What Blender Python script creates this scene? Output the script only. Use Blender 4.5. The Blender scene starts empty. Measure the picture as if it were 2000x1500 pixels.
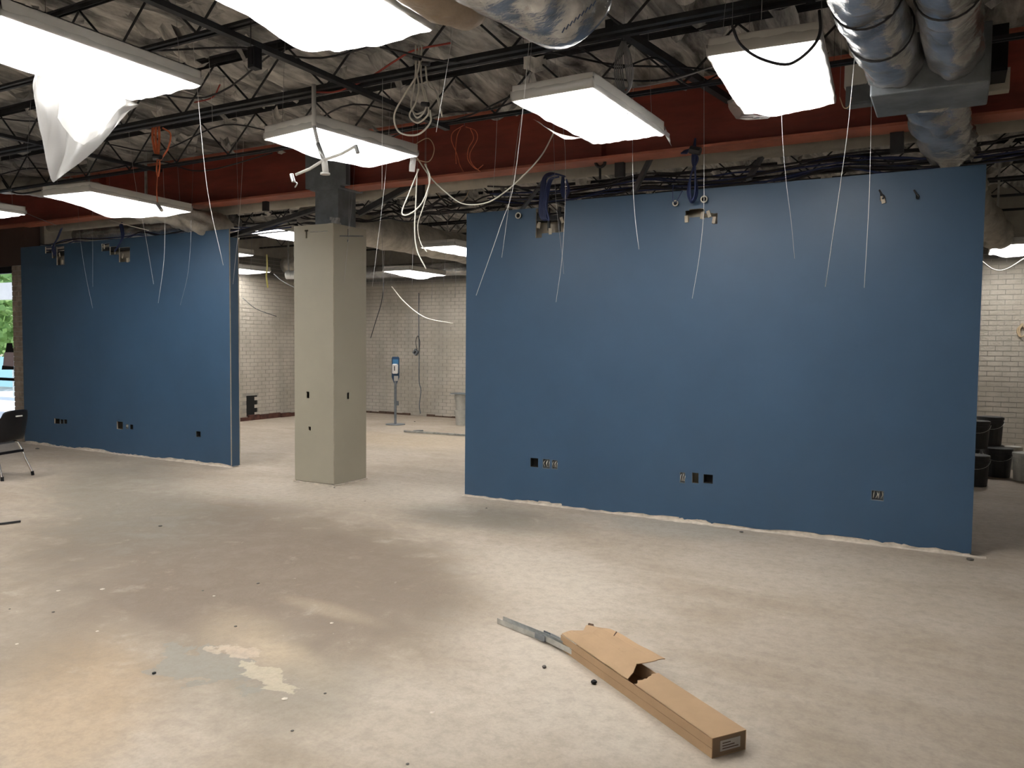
import bpy, bmesh, math, random
import numpy as np
from mathutils import Vector, Matrix, noise
random.seed(7)
S = bpy.context.scene
C = bpy.context.collection
PI = math.pi

# ------------------------------------------------------------------ camera
F_PX, EYE = 1540.0, 1.6
_p, _r, _y = (math.radians(a) for a in (2.9, 0.55, 29.0))
FW = Vector((-math.sin(_y)*math.cos(_p), math.cos(_y)*math.cos(_p), -math.sin(_p)))
R0 = Vector((math.cos(_y), math.sin(_y), 0)); U0 = R0.cross(FW)
RT = R0*math.cos(_r) + U0*math.sin(_r); UP = -R0*math.sin(_r) + U0*math.cos(_r)
cd = bpy.data.cameras.new('camera'); cam = bpy.data.objects.new('camera', cd); C.objects.link(cam)
cd.lens = F_PX/2000*36; cd.clip_start = .05; cd.clip_end = 300
cam.matrix_world = Matrix(((RT.x, UP.x, -FW.x, 0), (RT.y, UP.y, -FW.y, 0), (RT.z, UP.z, -FW.z, EYE), (0, 0, 0, 1)))
S.camera = cam

# ------------------------------------------------------------------ world, sun, exposure
PANEL = 21.0
W = bpy.data.worlds.new('world'); S.world = W; W.use_nodes = True
nt = W.node_tree; nt.nodes.clear()
wo = nt.nodes.new('ShaderNodeOutputWorld'); bg = nt.nodes.new('ShaderNodeBackground'); sk = nt.nodes.new('ShaderNodeTexSky')
sk.sky_type = 'NISHITA'; sk.sun_disc = False; sk.sun_elevation = math.radians(50); sk.sun_rotation = math.radians(200)
bg.inputs[1].default_value = .35
nt.links.new(sk.outputs[0], bg.inputs[0]); nt.links.new(bg.outputs[0], wo.inputs[0])
sd = bpy.data.lights.new('sun', 'SUN'); sd.energy = 6; sd.angle = .01; so = bpy.data.objects.new('sun', sd); C.objects.link(so)
so.rotation_euler = (math.radians(38), 0, math.radians(170)); so.location = (-20, 14, 12)
S.view_settings.view_transform = 'Standard'; S.view_settings.look = 'None'
S.view_settings.gamma = 1; S.view_settings.use_curve_mapping = False
S.view_settings.exposure = 0.0

# ------------------------------------------------------------------ helpers
def ray(px, py): return FW*F_PX + RT*(px-1000) + UP*(750-py)
EY = Vector((0, 0, EYE))
def aty(px, py, Y): d = ray(px, py); return EY + d*(Y/d.y)
def atz(px, py, z): d = ray(px, py); return EY + d*((z-EYE)/d.z)
def atx(px, py, X): d = ray(px, py); return EY + d*(X/d.x)

def mat(name, col, rough=.6, metal=0, var=0, scale=5, bump=0, bscale=40, stretch=(1, 1, 1), col2=None, spec=.5, emit=None):
    m = bpy.data.materials.new(name); m.use_nodes = True; n = m.node_tree; b = n.nodes['Principled BSDF']
    b.inputs['Base Color'].default_value = (*col, 1); b.inputs['Roughness'].default_value = rough
    b.inputs['Metallic'].default_value = metal; b.inputs['Specular IOR Level'].default_value = spec
    if emit:
        b.inputs['Emission Color'].default_value = (*emit[0], 1); b.inputs['Emission Strength'].default_value = emit[1]
    tc = n.nodes.new('ShaderNodeTexCoord'); mp = n.nodes.new('ShaderNodeMapping'); mp.inputs['Scale'].default_value = stretch
    n.links.new(tc.outputs['Object'], mp.inputs[0])
    if var or col2:
        t = n.nodes.new('ShaderNodeTexNoise'); t.inputs['Scale'].default_value = scale; t.inputs['Detail'].default_value = 6
        t.inputs['Roughness'].default_value = .62
        n.links.new(mp.outputs[0], t.inputs[0])
        r = n.nodes.new('ShaderNodeValToRGB'); r.color_ramp.elements[0].position = .36; r.color_ramp.elements[1].position = .66
        c2 = col2 or tuple(min(1, c*(1+var)) for c in col); c1 = col if col2 else tuple(c*(1-var) for c in col)
        r.color_ramp.elements[0].color = (*c1, 1); r.color_ramp.elements[1].color = (*c2, 1)
        n.links.new(t.outputs[0], r.inputs[0]); n.links.new(r.outputs[0], b.inputs['Base Color'])
    if bump:
        t = n.nodes.new('ShaderNodeTexNoise'); t.inputs['Scale'].default_value = bscale; t.inputs['Detail'].default_value = 5
        n.links.new(mp.outputs[0], t.inputs[0])
        bp = n.nodes.new('ShaderNodeBump'); bp.inputs['Strength'].default_value = bump; bp.inputs['Distance'].default_value = .02
        n.links.new(t.outputs[0], bp.inputs['Height']); n.links.new(bp.outputs[0], b.inputs['Normal'])
    return m

class MB:
    """collects geometry, then links it as one mesh object"""
    def __init__(s): s.v = []; s.f = []; s.mi = []; s.cur = 0
    def add(s, vs, fs):
        o = len(s.v); s.v += [tuple(v) for v in vs]; s.f += [tuple(i+o for i in f) for f in fs]; s.mi += [s.cur]*len(fs); return s
    def box(s, a, b, M=None):
        x0, y0, z0 = a; x1, y1, z1 = b
        vs = [Vector(p) for p in ((x0, y0, z0), (x1, y0, z0), (x1, y1, z0), (x0, y1, z0), (x0, y0, z1), (x1, y0, z1), (x1, y1, z1), (x0, y1, z1))]
        if M is not None: vs = [M @ v for v in vs]
        return s.add(vs, [(0, 3, 2, 1), (4, 5, 6, 7), (0, 1, 5, 4), (1, 2, 6, 5), (2, 3, 7, 6), (3, 0, 4, 7)])
    def bar(s, a, b, w, h, up=Vector((0, 0, 1))):
        a = Vector(a); b = Vector(b); d = (b-a).normalized()
        if abs(d.dot(up)) > .97: up = Vector((0, 1, 0))
        x = d.cross(up).normalized(); z = x.cross(d)
        vs = [p + x*i*w/2 + z*j*h/2 for p in (a, b) for i, j in ((-1, -1), (1, -1), (1, 1), (-1, 1))]
        return s.add(vs, [(0, 1, 2, 3), (7, 6, 5, 4), (0, 4, 5, 1), (1, 5, 6, 2), (2, 6, 7, 3), (3, 7, 4, 0)])
    def tube(s, pts, r, seg=6, ry=None, jit=0, caps=True, up=None):
        pts = [Vector(p) for p in pts]; n = len(pts); base = len(s.v)
        rr = r if isinstance(r, (list, tuple)) else [r]*n
        t = (pts[1]-pts[0]).normalized(); ref = up or (Vector((0, 0, 1)) if abs(t.z) < .9 else Vector((1, 0, 0)))
        x = t.cross(ref).normalized(); vs = []
        for i, p in enumerate(pts):
            t = (pts[min(i+1, n-1)] - pts[max(i-1, 0)]).normalized()
            x = (x - t*x.dot(t)).normalized(); y = x.cross(t)
            for k in range(seg):
                a = 2*PI*k/seg; q = rr[i]*(1+jit*noise.noise(Vector((p.x*7+math.cos(a)*1.5, p.y*7+math.sin(a)*1.5, p.z*7)))*2) if jit else rr[i]
                vs.append(p + x*math.cos(a)*q + y*math.sin(a)*q*(ry or 1))
        fs = [(i*seg+k, i*seg+(k+1) % seg, (i+1)*seg+(k+1) % seg, (i+1)*seg+k) for i in range(n-1) for k in range(seg)]
        if caps: fs += [tuple(range(seg))[::-1], tuple((n-1)*seg+k for k in range(seg))]
        return s.add(vs, fs)
    def cyl(s, c, r, h, seg=20, r2=None):
        c = Vector(c); r2 = r if r2 is None else r2
        vs = [c+Vector((math.cos(2*PI*k/seg)*q, math.sin(2*PI*k/seg)*q, z)) for q, z in ((r, 0), (r2, h)) for k in range(seg)]
        return s.add(vs, [(k, (k+1) % seg, seg+(k+1) % seg, seg+k) for k in range(seg)] + [tuple(range(seg))[::-1], tuple(seg+k for k in range(seg))])
    def grid(s, fn, nu, nv, mi=0):
        vs = [fn(i/nu, j/nv) for j in range(nv+1) for i in range(nu+1)]
        return s.add(vs, [(j*(nu+1)+i, j*(nu+1)+i+1, (j+1)*(nu+1)+i+1, (j+1)*(nu+1)+i) for j in range(nv) for i in range(nu)])
    def build(s, name, m, parent=None, smooth=False, bevel=0, loc=None):
        me = bpy.data.meshes.new(name); me.from_pydata(s.v, [], s.f)
        ms = m if isinstance(m, (list, tuple)) else [m]
        for q in ms: me.materials.append(q)
        if len(ms) > 1: me.polygons.foreach_set('material_index', s.mi)
        if smooth: me.polygons.foreach_set('use_smooth', [True]*len(me.polygons))
        me.update(); o = bpy.data.objects.new(name, me); C.objects.link(o)
        if parent is not None:
            o.parent = parent
            bpy.context.view_layer.update() if False else None
            o.matrix_parent_inverse = PINV.get(parent.name, Matrix())
        if bevel:
            b = o.modifiers.new('b', 'BEVEL'); b.width = bevel; b.segments = 2; b.limit_method = 'ANGLE'
        return o
PINV = {}
def empty(name, loc=(0, 0, 0), parent=None):
    """an Empty at a thing's base; its parts are written in world coordinates"""
    o = bpy.data.objects.new(name, None); C.objects.link(o); o.location = loc; o.empty_display_size = .1
    PINV[o.name] = Matrix.Translation(-Vector(loc)); return o
def tag(o, label, cat=None, group=None, kind=None):
    if label: o['label'] = label
    if cat: o['category'] = cat
    if group: o['group'] = group
    if kind: o['kind'] = kind
    return o
def struct(o, label=None): return tag(o, label, None, None, 'structure')
def spline(pts, n=8):
    P = [Vector(p) for p in pts]; P = [P[0]*2-P[1]] + P + [P[-1]*2-P[-2]]; out = []
    for i in range(1, len(P)-2):
        for k in range(n):
            t = k/n; a, b, c, d = P[i-1:i+3]
            out.append(.5*((2*b)+(c-a)*t+(2*a-5*b+4*c-d)*t*t+(3*b-a-3*c+d)*t**3))
    return out + [P[-2]]
def cable(name, pts, r, m, label, cat='cable', group=None, parent=None, n=8, seg=6):
    o = MB().tube(spline(pts, n), r, seg).build(name, m, parent, smooth=True)
    if parent is None: tag(o, label, cat, group)
    return o
def pxs(Y, *ps): return [aty(x, y, Y) for x, y in ps]

def panel(mb, fmap, u0, u1, z0, z1, holes, rag=0, step=.06, seed=0, ragtop=0):
    """a board of real thickness with cut-outs; fmap(u, depth 0/1, z) -> point. slots: 0 face, 1 core and inner paper"""
    rnd = random.Random(seed)
    us = {u0, u1}; zs = {z0, z1}
    for a, b, c, d in holes: us |= {a, b}; zs |= {c, d}
    if rag:
        n = int((u1-u0)/step)
        for i in range(1, n):
            u = u0+(u1-u0)*i/n
            if all(abs(u-q) > .012 for q in us): us.add(u)
        zs.add(z0+.05)
    us = sorted(us); zs = sorted(zs); nu, nz = len(us), len(zs)
    off = [0]*nu
    if rag:
        v = rag*.4
        for i in range(nu): v = min(rag, max(0, v + rnd.uniform(-.45, .45)*rag)); off[i] = v
    idx = {}; V = []
    def vert(i, j, k):
        key = (i, j, k)
        if key not in idx:
            idx[key] = len(V); z = zs[j]
            if j == 0: z += off[i]
            V.append(fmap(us[i], k, z))
        return idx[key]
    solid = lambda i, j: 0 <= i < nu-1 and 0 <= j < nz-1 and not any(a-1e-6 < (us[i]+us[i+1])/2 < b+1e-6 and c-1e-6 < (zs[j]+zs[j+1])/2 < d+1e-6 for a, b, c, d in holes)
    F0 = []; F1 = []
    for i in range(nu-1):
        for j in range(nz-1):
            if not solid(i, j): continue
            F0.append((vert(i, j, 0), vert(i+1, j, 0), vert(i+1, j+1, 0), vert(i, j+1, 0)))
            F1.append((vert(i, j, 1), vert(i, j+1, 1), vert(i+1, j+1, 1), vert(i+1, j, 1)))
            if not solid(i-1, j): F1.append((vert(i, j, 0), vert(i, j+1, 0), vert(i, j+1, 1), vert(i, j, 1)))
            if not solid(i+1, j): F1.append((vert(i+1, j, 0), vert(i+1, j, 1), vert(i+1, j+1, 1), vert(i+1, j+1, 0)))
            if not solid(i, j-1): F1.append((vert(i, j, 0), vert(i, j, 1), vert(i+1, j, 1), vert(i+1, j, 0)))
            if not solid(i, j+1): F1.append((vert(i, j+1, 0), vert(i+1, j+1, 0), vert(i+1, j+1, 1), vert(i, j+1, 1)))
    o = len(mb.v); mb.v += [tuple(v) for v in V]
    for k, FF in ((0, F0), (1, F1)):
        mb.f += [tuple(q+o for q in f) for f in FF]; mb.mi += [k]*len(FF)
    return mb

# ------------------------------------------------------------------ materials
M_BLUE = mat('navy_paint', (.040, .088, .160), .42, var=.05, scale=1.5, bump=.04, bscale=260)
M_GYP = mat('drywall_core', (.46, .41, .33), .9, var=.15, scale=9)
M_TAN = mat('tan_paint', (.37, .345, .275), .6, var=.04, scale=1.2, bump=.04, bscale=240)
M_DUST = mat('plaster_dust', (.62, .55, .47), .95, var=.18, scale=12, bump=.5, bscale=30)
M_DARK = mat('dark_steel', (.030, .032, .036), .55, .3, var=.35, scale=6)
M_POST = mat('grey_primer', (.17, .19, .21), .6, .2, var=.25, scale=4)
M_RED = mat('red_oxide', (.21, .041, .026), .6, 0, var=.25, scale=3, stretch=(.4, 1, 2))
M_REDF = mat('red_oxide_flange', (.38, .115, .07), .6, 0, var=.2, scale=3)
M_PIPE = mat('beige_pipe', (.52, .49, .42), .6, var=.12, scale=4)
M_GALV = mat('galvanised', (.52, .53, .52), .38, .75, var=.2, scale=14)
M_BLACK = mat('black_plastic', (.006, .006, .008), .45, spec=.25)
M_VOID = mat('dark_cavity', (.012, .011, .010), .9)
M_WHITE = mat('white_enamel', (.62, .61, .58), .45, var=.06, scale=4)
M_WIRE = mat('bright_wire', (.60, .60, .59), .45, .3)
M_WIRE2 = mat('dull_wire', (.30, .30, .31), .5, .3)
M_CW = mat('white_cable', (.62, .60, .53), .5)
M_CT = mat('tan_cable', (.50, .38, .24), .5)
M_CO = mat('orange_cable', (.62, .15, .06), .5, var=.2, scale=20)
M_CR = mat('red_cable', (.45, .07, .05), .5)
M_CB = mat('blue_cable', (.02, .035, .12), .45)
M_CK = mat('black_cable', (.02, .02, .024), .5)
M_CARD = mat('cardboard', (.43, .285, .165), .85, var=.05, scale=6, bump=.05, bscale=60)
M_CARD2 = mat('cardboard_edge', (.28, .18, .10), .9, var=.1, scale=10)
M_INK = mat('brown_ink', (.10, .06, .04), .9)
M_PAPER = mat('grey_label', (.44, .42, .40), .7)
M_YEL = mat('yellow_strap', (.55, .48, .12), .6)
M_BUCKET = mat('charcoal_bucket', (.035, .037, .04), .5, var=.15, scale=10)
M_BUCKW = mat('off_white_bucket', (.46, .45, .41), .55, var=.1, scale=9)
M_FOILP = mat('printed_ink', (.03, .05, .10), .6)

def foil_mat(name, c1, c2, rough, metal, scale, bump, bscale, stretch=(1, 1, 1)):
    return mat(name, c1, rough, metal, scale=scale, bump=bump, bscale=bscale, stretch=stretch, col2=c2)
M_FOIL = foil_mat('duct_foil', (.30, .31, .32), (.80, .81, .83), .26, .75, 3.5, 1.0, 7)
M_FOIL2 = foil_mat('dull_duct_foil', (.30, .28, .25), (.62, .59, .53), .4, .4, 3, .7, 14)
M_DECK = foil_mat('torn_foil_insulation', (.10, .098, .095), (.72, .70, .66), .5, 0, 2.6, 1.0, 9, (2.6, .6, 1))

def plastic_mat():
    m = bpy.data.materials.new('plastic_sheet'); m.use_nodes = True; n = m.node_tree; n.nodes.clear()
    o = n.nodes.new('ShaderNodeOutputMaterial'); t = n.nodes.new('ShaderNodeBsdfTransparent'); l = n.nodes.new('ShaderNodeBsdfTranslucent')
    d = n.nodes.new('ShaderNodeBsdfDiffuse'); g = n.nodes.new('ShaderNodeBsdfGlossy'); g.inputs[1].default_value = .25
    for q in (l, d): q.inputs[0].default_value = (.85, .84, .82, 1)
    a = n.nodes.new('ShaderNodeMixShader'); b = n.nodes.new('ShaderNodeMixShader'); c = n.nodes.new('ShaderNodeMixShader')
    a.inputs[0].default_value = .4; b.inputs[0].default_value = .46; c.inputs[0].default_value = .06
    n.links.new(l.outputs[0], a.inputs[1]); n.links.new(d.outputs[0], a.inputs[2])
    n.links.new(t.outputs[0], b.inputs[1]); n.links.new(a.outputs[0], b.inputs[2])
    n.links.new(b.outputs[0], c.inputs[1]); n.links.new(g.outputs[0], c.inputs[2]); n.links.new(c.outputs[0], o.inputs[0])
    return m
M_PLAS = plastic_mat()
M_LAMP = mat('lit_diffuser', (.8, .8, .8), .5, emit=((1.0, .985, .955), PANEL))

def floor_mat():
    m = bpy.data.materials.new('concrete_floor'); m.use_nodes = True; n = m.node_tree; b = n.nodes['Principled BSDF']; L = n.links.new
    tc = n.nodes.new('ShaderNodeTexCoord')
    def nz(scale, detail=6, rough=.6, dist=0, st=None):
        t = n.nodes.new('ShaderNodeTexNoise'); t.inputs['Scale'].default_value = scale; t.inputs['Detail'].default_value = detail
        t.inputs['Roughness'].default_value = rough; t.inputs['Distortion'].default_value = dist
        if st:
            mp = n.nodes.new('ShaderNodeMapping'); mp.inputs['Scale'].default_value = st; mp.inputs['Rotation'].default_value[2] = .5
            L(tc.outputs['Object'], mp.inputs[0]); L(mp.outputs[0], t.inputs[0])
        else: L(tc.outputs['Object'], t.inputs[0])
        return t.outputs[0]
    def ramp(v, a, c, x=0., y=1.):
        r = n.nodes.new('ShaderNodeMapRange'); r.inputs[1].default_value = a; r.inputs[2].default_value = c; r.inputs[3].default_value = x; r.inputs[4].default_value = y
        r.interpolation_type = 'SMOOTHSTEP'; L(v, r.inputs[0]); return r.outputs[0]
    def mix(f, c1, c2):
        x = n.nodes.new('ShaderNodeMix'); x.data_type = 'RGBA'
        if isinstance(f, (int, float)): x.inputs[0].default_value = f
        else: L(f, x.inputs[0])
        for s_, c in ((6, c1), (7, c2)):
            if isinstance(c, tuple): x.inputs[s_].default_value = (*c, 1)
            else: L(c, x.inputs[s_])
        return x.outputs[2]
    def math_(op, a, c):
        x = n.nodes.new('ShaderNodeMath'); x.operation = op
        for i, q in enumerate((a, c)):
            if isinstance(q, (int, float)): x.inputs[i].default_value = q
            else: L(q, x.inputs[i])
        return x.outputs[0]
    n1 = nz(.9, 8, .62, .4); n2 = nz(3.2, 8, .68, .3); n3 = nz(14, 6, .7); n7 = nz(5.5, 8, .6, .8); n4 = nz(60, 3, .6); st = nz(1.6, 8, .65, .2, (.45, 2.2, 1))
    sep = n.nodes.new('ShaderNodeSeparateXYZ'); L(tc.outputs['Object'], sep.inputs[0])
    wob = math_('MULTIPLY', math_('SUBTRACT', n2, .5), 1.1); wob2 = math_('MULTIPLY', math_('SUBTRACT', n1, .5), 1.3)
    def blob(cx, cy, rx, ry, ang=0, soft=.55, fine=1., rag=0):
        ca, sa = math.cos(ang), math.sin(ang)
        dx = math_('SUBTRACT', sep.outputs[0], cx); dy = math_('SUBTRACT', sep.outputs[1], cy)
        u = math_('DIVIDE', math_('ADD', math_('MULTIPLY', dx, ca), math_('MULTIPLY', dy, sa)), rx)
        v = math_('DIVIDE', math_('SUBTRACT', math_('MULTIPLY', dy, ca), math_('MULTIPLY', dx, sa)), ry)
        r = math_('SQRT', math_('ADD', math_('MULTIPLY', u, u), math_('MULTIPLY', v, v)), 0)
        r = math_('ADD', r, math_('ADD', math_('MULTIPLY', wob, fine), math_('MULTIPLY', wob2, .6)))
        if rag: r = math_('ADD', r, math_('MULTIPLY', math_('SUBTRACT', n7, .5), rag))
        return ramp(r, 1-soft, 1+soft, 1, 0)
    base = mix(ramp(n1, .35, .65), (.40, .33, .255), (.47, .40, .325))
    base = mix(math_('MULTIPLY', ramp(st, .45, .7), .5), base, (.54, .475, .40))
    PX = lambda x, y: tuple(atz(x, y, 0)[:2])
    DK = (.20, .155, .115); GR = (.25, .225, .185); LT = (.60, .535, .45); OR = (.47, .335, .205); TN = (.52, .42, .30)
    for (x, y, rx, ry, ang, col, k) in (
            (420, 1080, 2.5, 1.25, -.5, DK, 1.0), (250, 960, 2.6, .7, -.5, GR, .8), (660, 1110, 1.3, .8, -.4, DK, .9), (950, 1010, .8, .45, 0, GR, .85),
            (700, 960, 2.0, .7, .4, LT, .55), (1080, 1130, 1.0, .5, -.7, LT, .6), (1150, 1330, .9, .45, -.6, LT, .75), (850, 1400, .6, .4, 0, LT, .5), (1600, 1130, 1.4, .5, -.1, LT, .3),
            (140, 1370, .8, .32, -.6, OR, .5), (50, 1250, .7, .3, -.4, DK, .4), (480, 1245, .45, .2, -.5, TN, .35), (560, 1290, .4, .12, -.3, TN, .5), (640, 1190, .35, .08, -.1, TN, .3), (800, 860, 1.6, .9, 0, TN, .7),
            (1320, 1030, .7, .35, 0, (.36, .36, .32), .5), (560, 1350, .35, .3, 0, GR, .5), (1720, 1100, .9, .3, 0, LT, .4)):
        cx, cy = PX(x, y); base = mix(math_('MULTIPLY', blob(cx, cy, rx, ry, ang), k), base, col)
    # grey levelling patch with sharp flaked edges near the lower left
    cx, cy = PX(410, 1300); p = blob(cx, cy, .34, .17, -.25, .05, 2.2, 3.2); base = mix(math_('MULTIPLY', p, .8), base, (.275, .26, .225))
    cx, cy = PX(520, 1320); p = blob(cx, cy, .20, .06, -.25, .06, 2, 4); base = mix(math_('MULTIPLY', p, .8), base, (.52, .45, .34))
    cx, cy = PX(460, 1272); p = blob(cx, cy, .14, .06, .2, .06, 2, 4); base = mix(math_('MULTIPLY', p, .8), base, (.52, .42, .33))
    base = mix(ramp(n3, .32, .6, .28, 0), base, (.22, .18, .145)); base = mix(ramp(n2, .55, .8, 0, .3), base, (.64, .58, .50))
    base = mix(ramp(n3, .68, .74, 0, .6), base, (.70, .64, .56)); base = mix(ramp(n4, .3, .7, .12, 0), base, (.15, .12, .10))
    L(base, b.inputs['Base Color'])
    L(ramp(n2, .3, .7, .55, .8), b.inputs['Roughness']); b.inputs['Specular IOR Level'].default_value = .35
    bp = n.nodes.new('ShaderNodeBump'); bp.inputs['Strength'].default_value = .35; bp.inputs['Distance'].default_value = .01
    L(math_('ADD', n3, math_('MULTIPLY', n2, 2)), bp.inputs['Height']); L(bp.outputs[0], b.inputs['Normal'])
    return m
M_FLOOR = floor_mat()

def masonry_mat():
    """painted brick: dirtier bands, unpainted grey above the old ceiling line at 3.0 m, with the shade up there put into its colour"""
    m = mat('painted_brick', (.40, .36, .30), .85, col2=(.56, .51, .44), scale=1.3, bump=.3, bscale=30)
    n = m.node_tree; b = n.nodes['Principled BSDF']; L = n.links.new
    src = b.inputs['Base Color'].links[0].from_socket; tc = n.nodes['Texture Coordinate']
    sep = n.nodes.new('ShaderNodeSeparateXYZ'); L(tc.outputs['Object'], sep.inputs[0])
    r = n.nodes.new('ShaderNodeMapRange'); r.inputs[1].default_value = 2.86; r.inputs[2].default_value = 2.98; L(sep.outputs[2], r.inputs[0])
    x = n.nodes.new('ShaderNodeMix'); x.data_type = 'RGBA'; L(r.outputs[0], x.inputs[0]); L(src, x.inputs[6]); x.inputs[7].default_value = (.15, .145, .135, 1)  # bare upper wall, its grey darkened to hold the shade there
    t = n.nodes.new('ShaderNodeTexNoise'); t.inputs['Scale'].default_value = .8; mp = n.nodes.new('ShaderNodeMapping'); mp.inputs['Scale'].default_value = (2.5, 2.5, .35)
    L(tc.outputs['Object'], mp.inputs[0]); L(mp.outputs[0], t.inputs[0])
    r2 = n.nodes.new('ShaderNodeMapRange'); r2.inputs[1].default_value = .5; r2.inputs[2].default_value = .7; r2.inputs[4].default_value = .45; L(t.outputs[0], r2.inputs[0])
    y = n.nodes.new('ShaderNodeMix'); y.data_type = 'RGBA'; L(r2.outputs[0], y.inputs[0]); L(x.outputs[2], y.inputs[6]); y.inputs[7].default_value = (.31, .29, .25, 1)
    L(y.outputs[2], b.inputs['Base Color']); return m
M_BRICK = masonry_mat()
M_MORT = mat('painted_mortar', (.33, .31, .27), .9, var=.12, scale=5)
M_PIER = mat('pier_brick', (.30, .24, .19), .85, var=.25, scale=8)
M_PLAIN = mat('plain_wall', (.50, .46, .40), .8, var=.08, scale=1)

# ------------------------------------------------------------------ room shell
XL, XR, YF, YB, ZC = -16.0, 4.0, -4.0, 14.2, 4.1
struct(MB().box((XL-.2, YF-.2, -.2), (XR+.2, YB+.2, 0)).build('floor', M_FLOOR), 'bare dusty concrete floor with stains and patches')
def ceil_pt(u, v):
    x = XL + (XR-XL)*u; y = YF + (YB-YF)*v
    z = ZC - .035*(1+math.sin(x*2*PI/.30+noise.noise(Vector((x*1.2, y*.4, 0)))*2)) + .10*noise.noise(Vector((x*1.1, y*.8, 2))) + .055*noise.noise(Vector((x*4.2, y*2.4, 5)))
    return (x, y, z)
struct(MB().grid(ceil_pt, 400, 200).build('ceiling', M_DECK), 'torn silver grey foil insulation under the roof deck')
struct(MB().box((XL-.2, YF-.2, ZC+.2), (XR+.2, YB+.2, ZC+.3)).build('trim_1', M_DARK), 'roof deck slab')
struct(MB().box((XL-.2, YF-.2, 0), (XR+.2, YF, ZC+.2)).build('wall_front', M_PLAIN))
struct(MB().box((XR, YF, 0), (XR+.2, YB, ZC+.2)).build('wall_right', M_PLAIN))
struct(MB().box((XL-.2, YF, 0), (XL, 7.3, ZC+.2)).build('wall_left', M_PLAIN))
wb = struct(MB().box((-12.6, YB, 0), (XR+.2, YB+.2, ZC+.2)).build('wall_back', M_MORT), 'painted brick wall at the far end of the back room')
WLX = -12.42
wl = MB().box((WLX-.2, 7.3, 0), (WLX, 13.0, ZC+.2)).box((WLX-.2, 13.45, 0), (WLX, YB, ZC+.2)).box((WLX-.2, 13.0, 2.95), (WLX, 13.45, ZC+.2)).build('wall_side', M_MORT)
struct(wl, 'painted brick side wall seen between the left blue wall and the column')
def bricks(u0, u1, z0, z1, put, skip=lambda u, z: False, L_=.203, H_=.067, j=.011):
    b = MB(); r = 0; z = z0
    while z + H_ < z1:
        u = u0 - (L_/2 if r % 2 else 0)
        while u < u1:
            a, c = max(u, u0), min(u+L_-j, u1)
            if c-a > .03 and not skip((a+c)/2, z): put(b, a, c, z, z+H_, random.uniform(.0055, .0085))
            u += L_
        z += H_+j; r += 1
    return b
vent = lambda y, z: 11.30 < y < 11.62 and .02 < z < .52
bk = bricks(-12.42, -7.2, .01, 3.4, lambda b, a, c, z0, z1, p: b.box((a, YB-p, z0), (c, YB+.01, z1))); bk2 = bricks(-.4, 3.0, .01, 3.2, lambda b, a, c, z0, z1, p: b.box((a, YB-p, z0), (c, YB+.01, z1)))
tag(bk.build('brick', M_BRICK, wb), None, kind='stuff'); tag(bk2.build('brick', M_BRICK, wb), None, kind='stuff')
bs = bricks(9.6, YB, .01, 3.4, lambda b, a, c, z0, z1, p: b.box((WLX-.01, a, z0), (WLX+p, c, z1)), lambda y, z: vent(y, z) or (12.93 < y < 13.52 and z < 2.93))
tag(bs.build('brick', M_BRICK, wl), None, kind='stuff')
# dark opening and scorched adhesive line at the foot of the side wall
mb = MB(); mb.box((WLX-.01, 11.32, .03), (WLX+.003, 11.6, .5)); mb.build('vent_opening', M_VOID, wl)
mb = MB()
for k in range(16):
    y = 9.6 + k*.29; h = .06+.05*random.random(); mb.box((WLX, y, 0), (WLX+.05+.03*random.random(), y+.28, h))
struct(mb.build('baseboard_side', mat('dark_red_residue', (.09, .035, .025), .9, var=.4, scale=8)), 'ragged dark red remnant of baseboard along the side wall')
mb = MB()
for k in range(24):
    x = -12.4 + k*.22
    if k in (9, 10): continue
    mb.box((x, YB-.035-.02*random.random(), 0), (x+.2, YB, .025+.03*random.random()))
struct(mb.build('baseboard_back', M_INK), 'thin dark remnant of baseboard along the far wall')
# narrow glazed slit in the side wall, mostly behind the column
mb = MB().box((WLX-.12, 13.0, 0), (WLX-.08, 13.05, 2.95)).box((WLX-.12, 13.40, 0), (WLX-.08, 13.45, 2.95)).box((WLX-.12, 13.0, 1.0), (WLX-.08, 13.45, 1.08)).box((WLX-.12, 13.0, 2.9), (WLX-.08, 13.45, 2.95))
w2 = struct(mb.build('window_2', M_BLACK), 'narrow window slit beside the column'); MG = mat('clear_glass', (1, 1, 1), .02)
MG.node_tree.nodes['Principled BSDF'].inputs['Transmission Weight'].default_value = 1; MG.node_tree.nodes['Principled BSDF'].inputs['IOR'].default_value = 1.05
MB().box((WLX-.105, 13.05, 0), (WLX-.1, 13.4, 2.9)).build('pane', MG, w2)

# glazed entrance left of the blue wall
GY = 7.12
w1 = struct(MB().box((XL, GY-.03, 2.64), (-12.78, GY+.03, 2.74)).box((XL, GY-.03, 0), (-12.78, GY+.03, .08)).box((-12.83, GY-.03, 0), (-12.78, GY+.03, 2.7)).build('window_1', M_BLACK), 'glazed entrance at the left edge looking out on trees')
MB().box((XL, GY-.05, .94), (-12.50, GY-.01, .985)).build('push_bar', M_BLACK, w1)
MB().box((XL, GY-.004, .08), (-12.83, GY+.004, 2.64)).build('pane', MG, w1)
struct(MB().box((XL, GY-.1, 2.74), (-12.48, GY+.15, ZC+.2)).build('wall_entrance', mat('dark_brown_header', (.06, .035, .028), .7)), 'dark brown header above the glazed entrance')
pier = MB().box((-12.77, 7.0, 0), (-12.50, 7.3, 2.74)).build('trim_2', M_MORT); struct(pier, 'narrow brick pier at the left end of the blue wall')
for k in range(35):
    z = .01+k*.078
    for (a, c) in (((-12.77, -12.60), (-12.59, -12.50)) if k % 2 else ((-12.77, -12.69), (-12.68, -12.50))):
        MB().box((a, 6.992-.004*random.random(), z), (c, 7.02, z+.067)).build('brick', M_PIER, pier)
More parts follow.
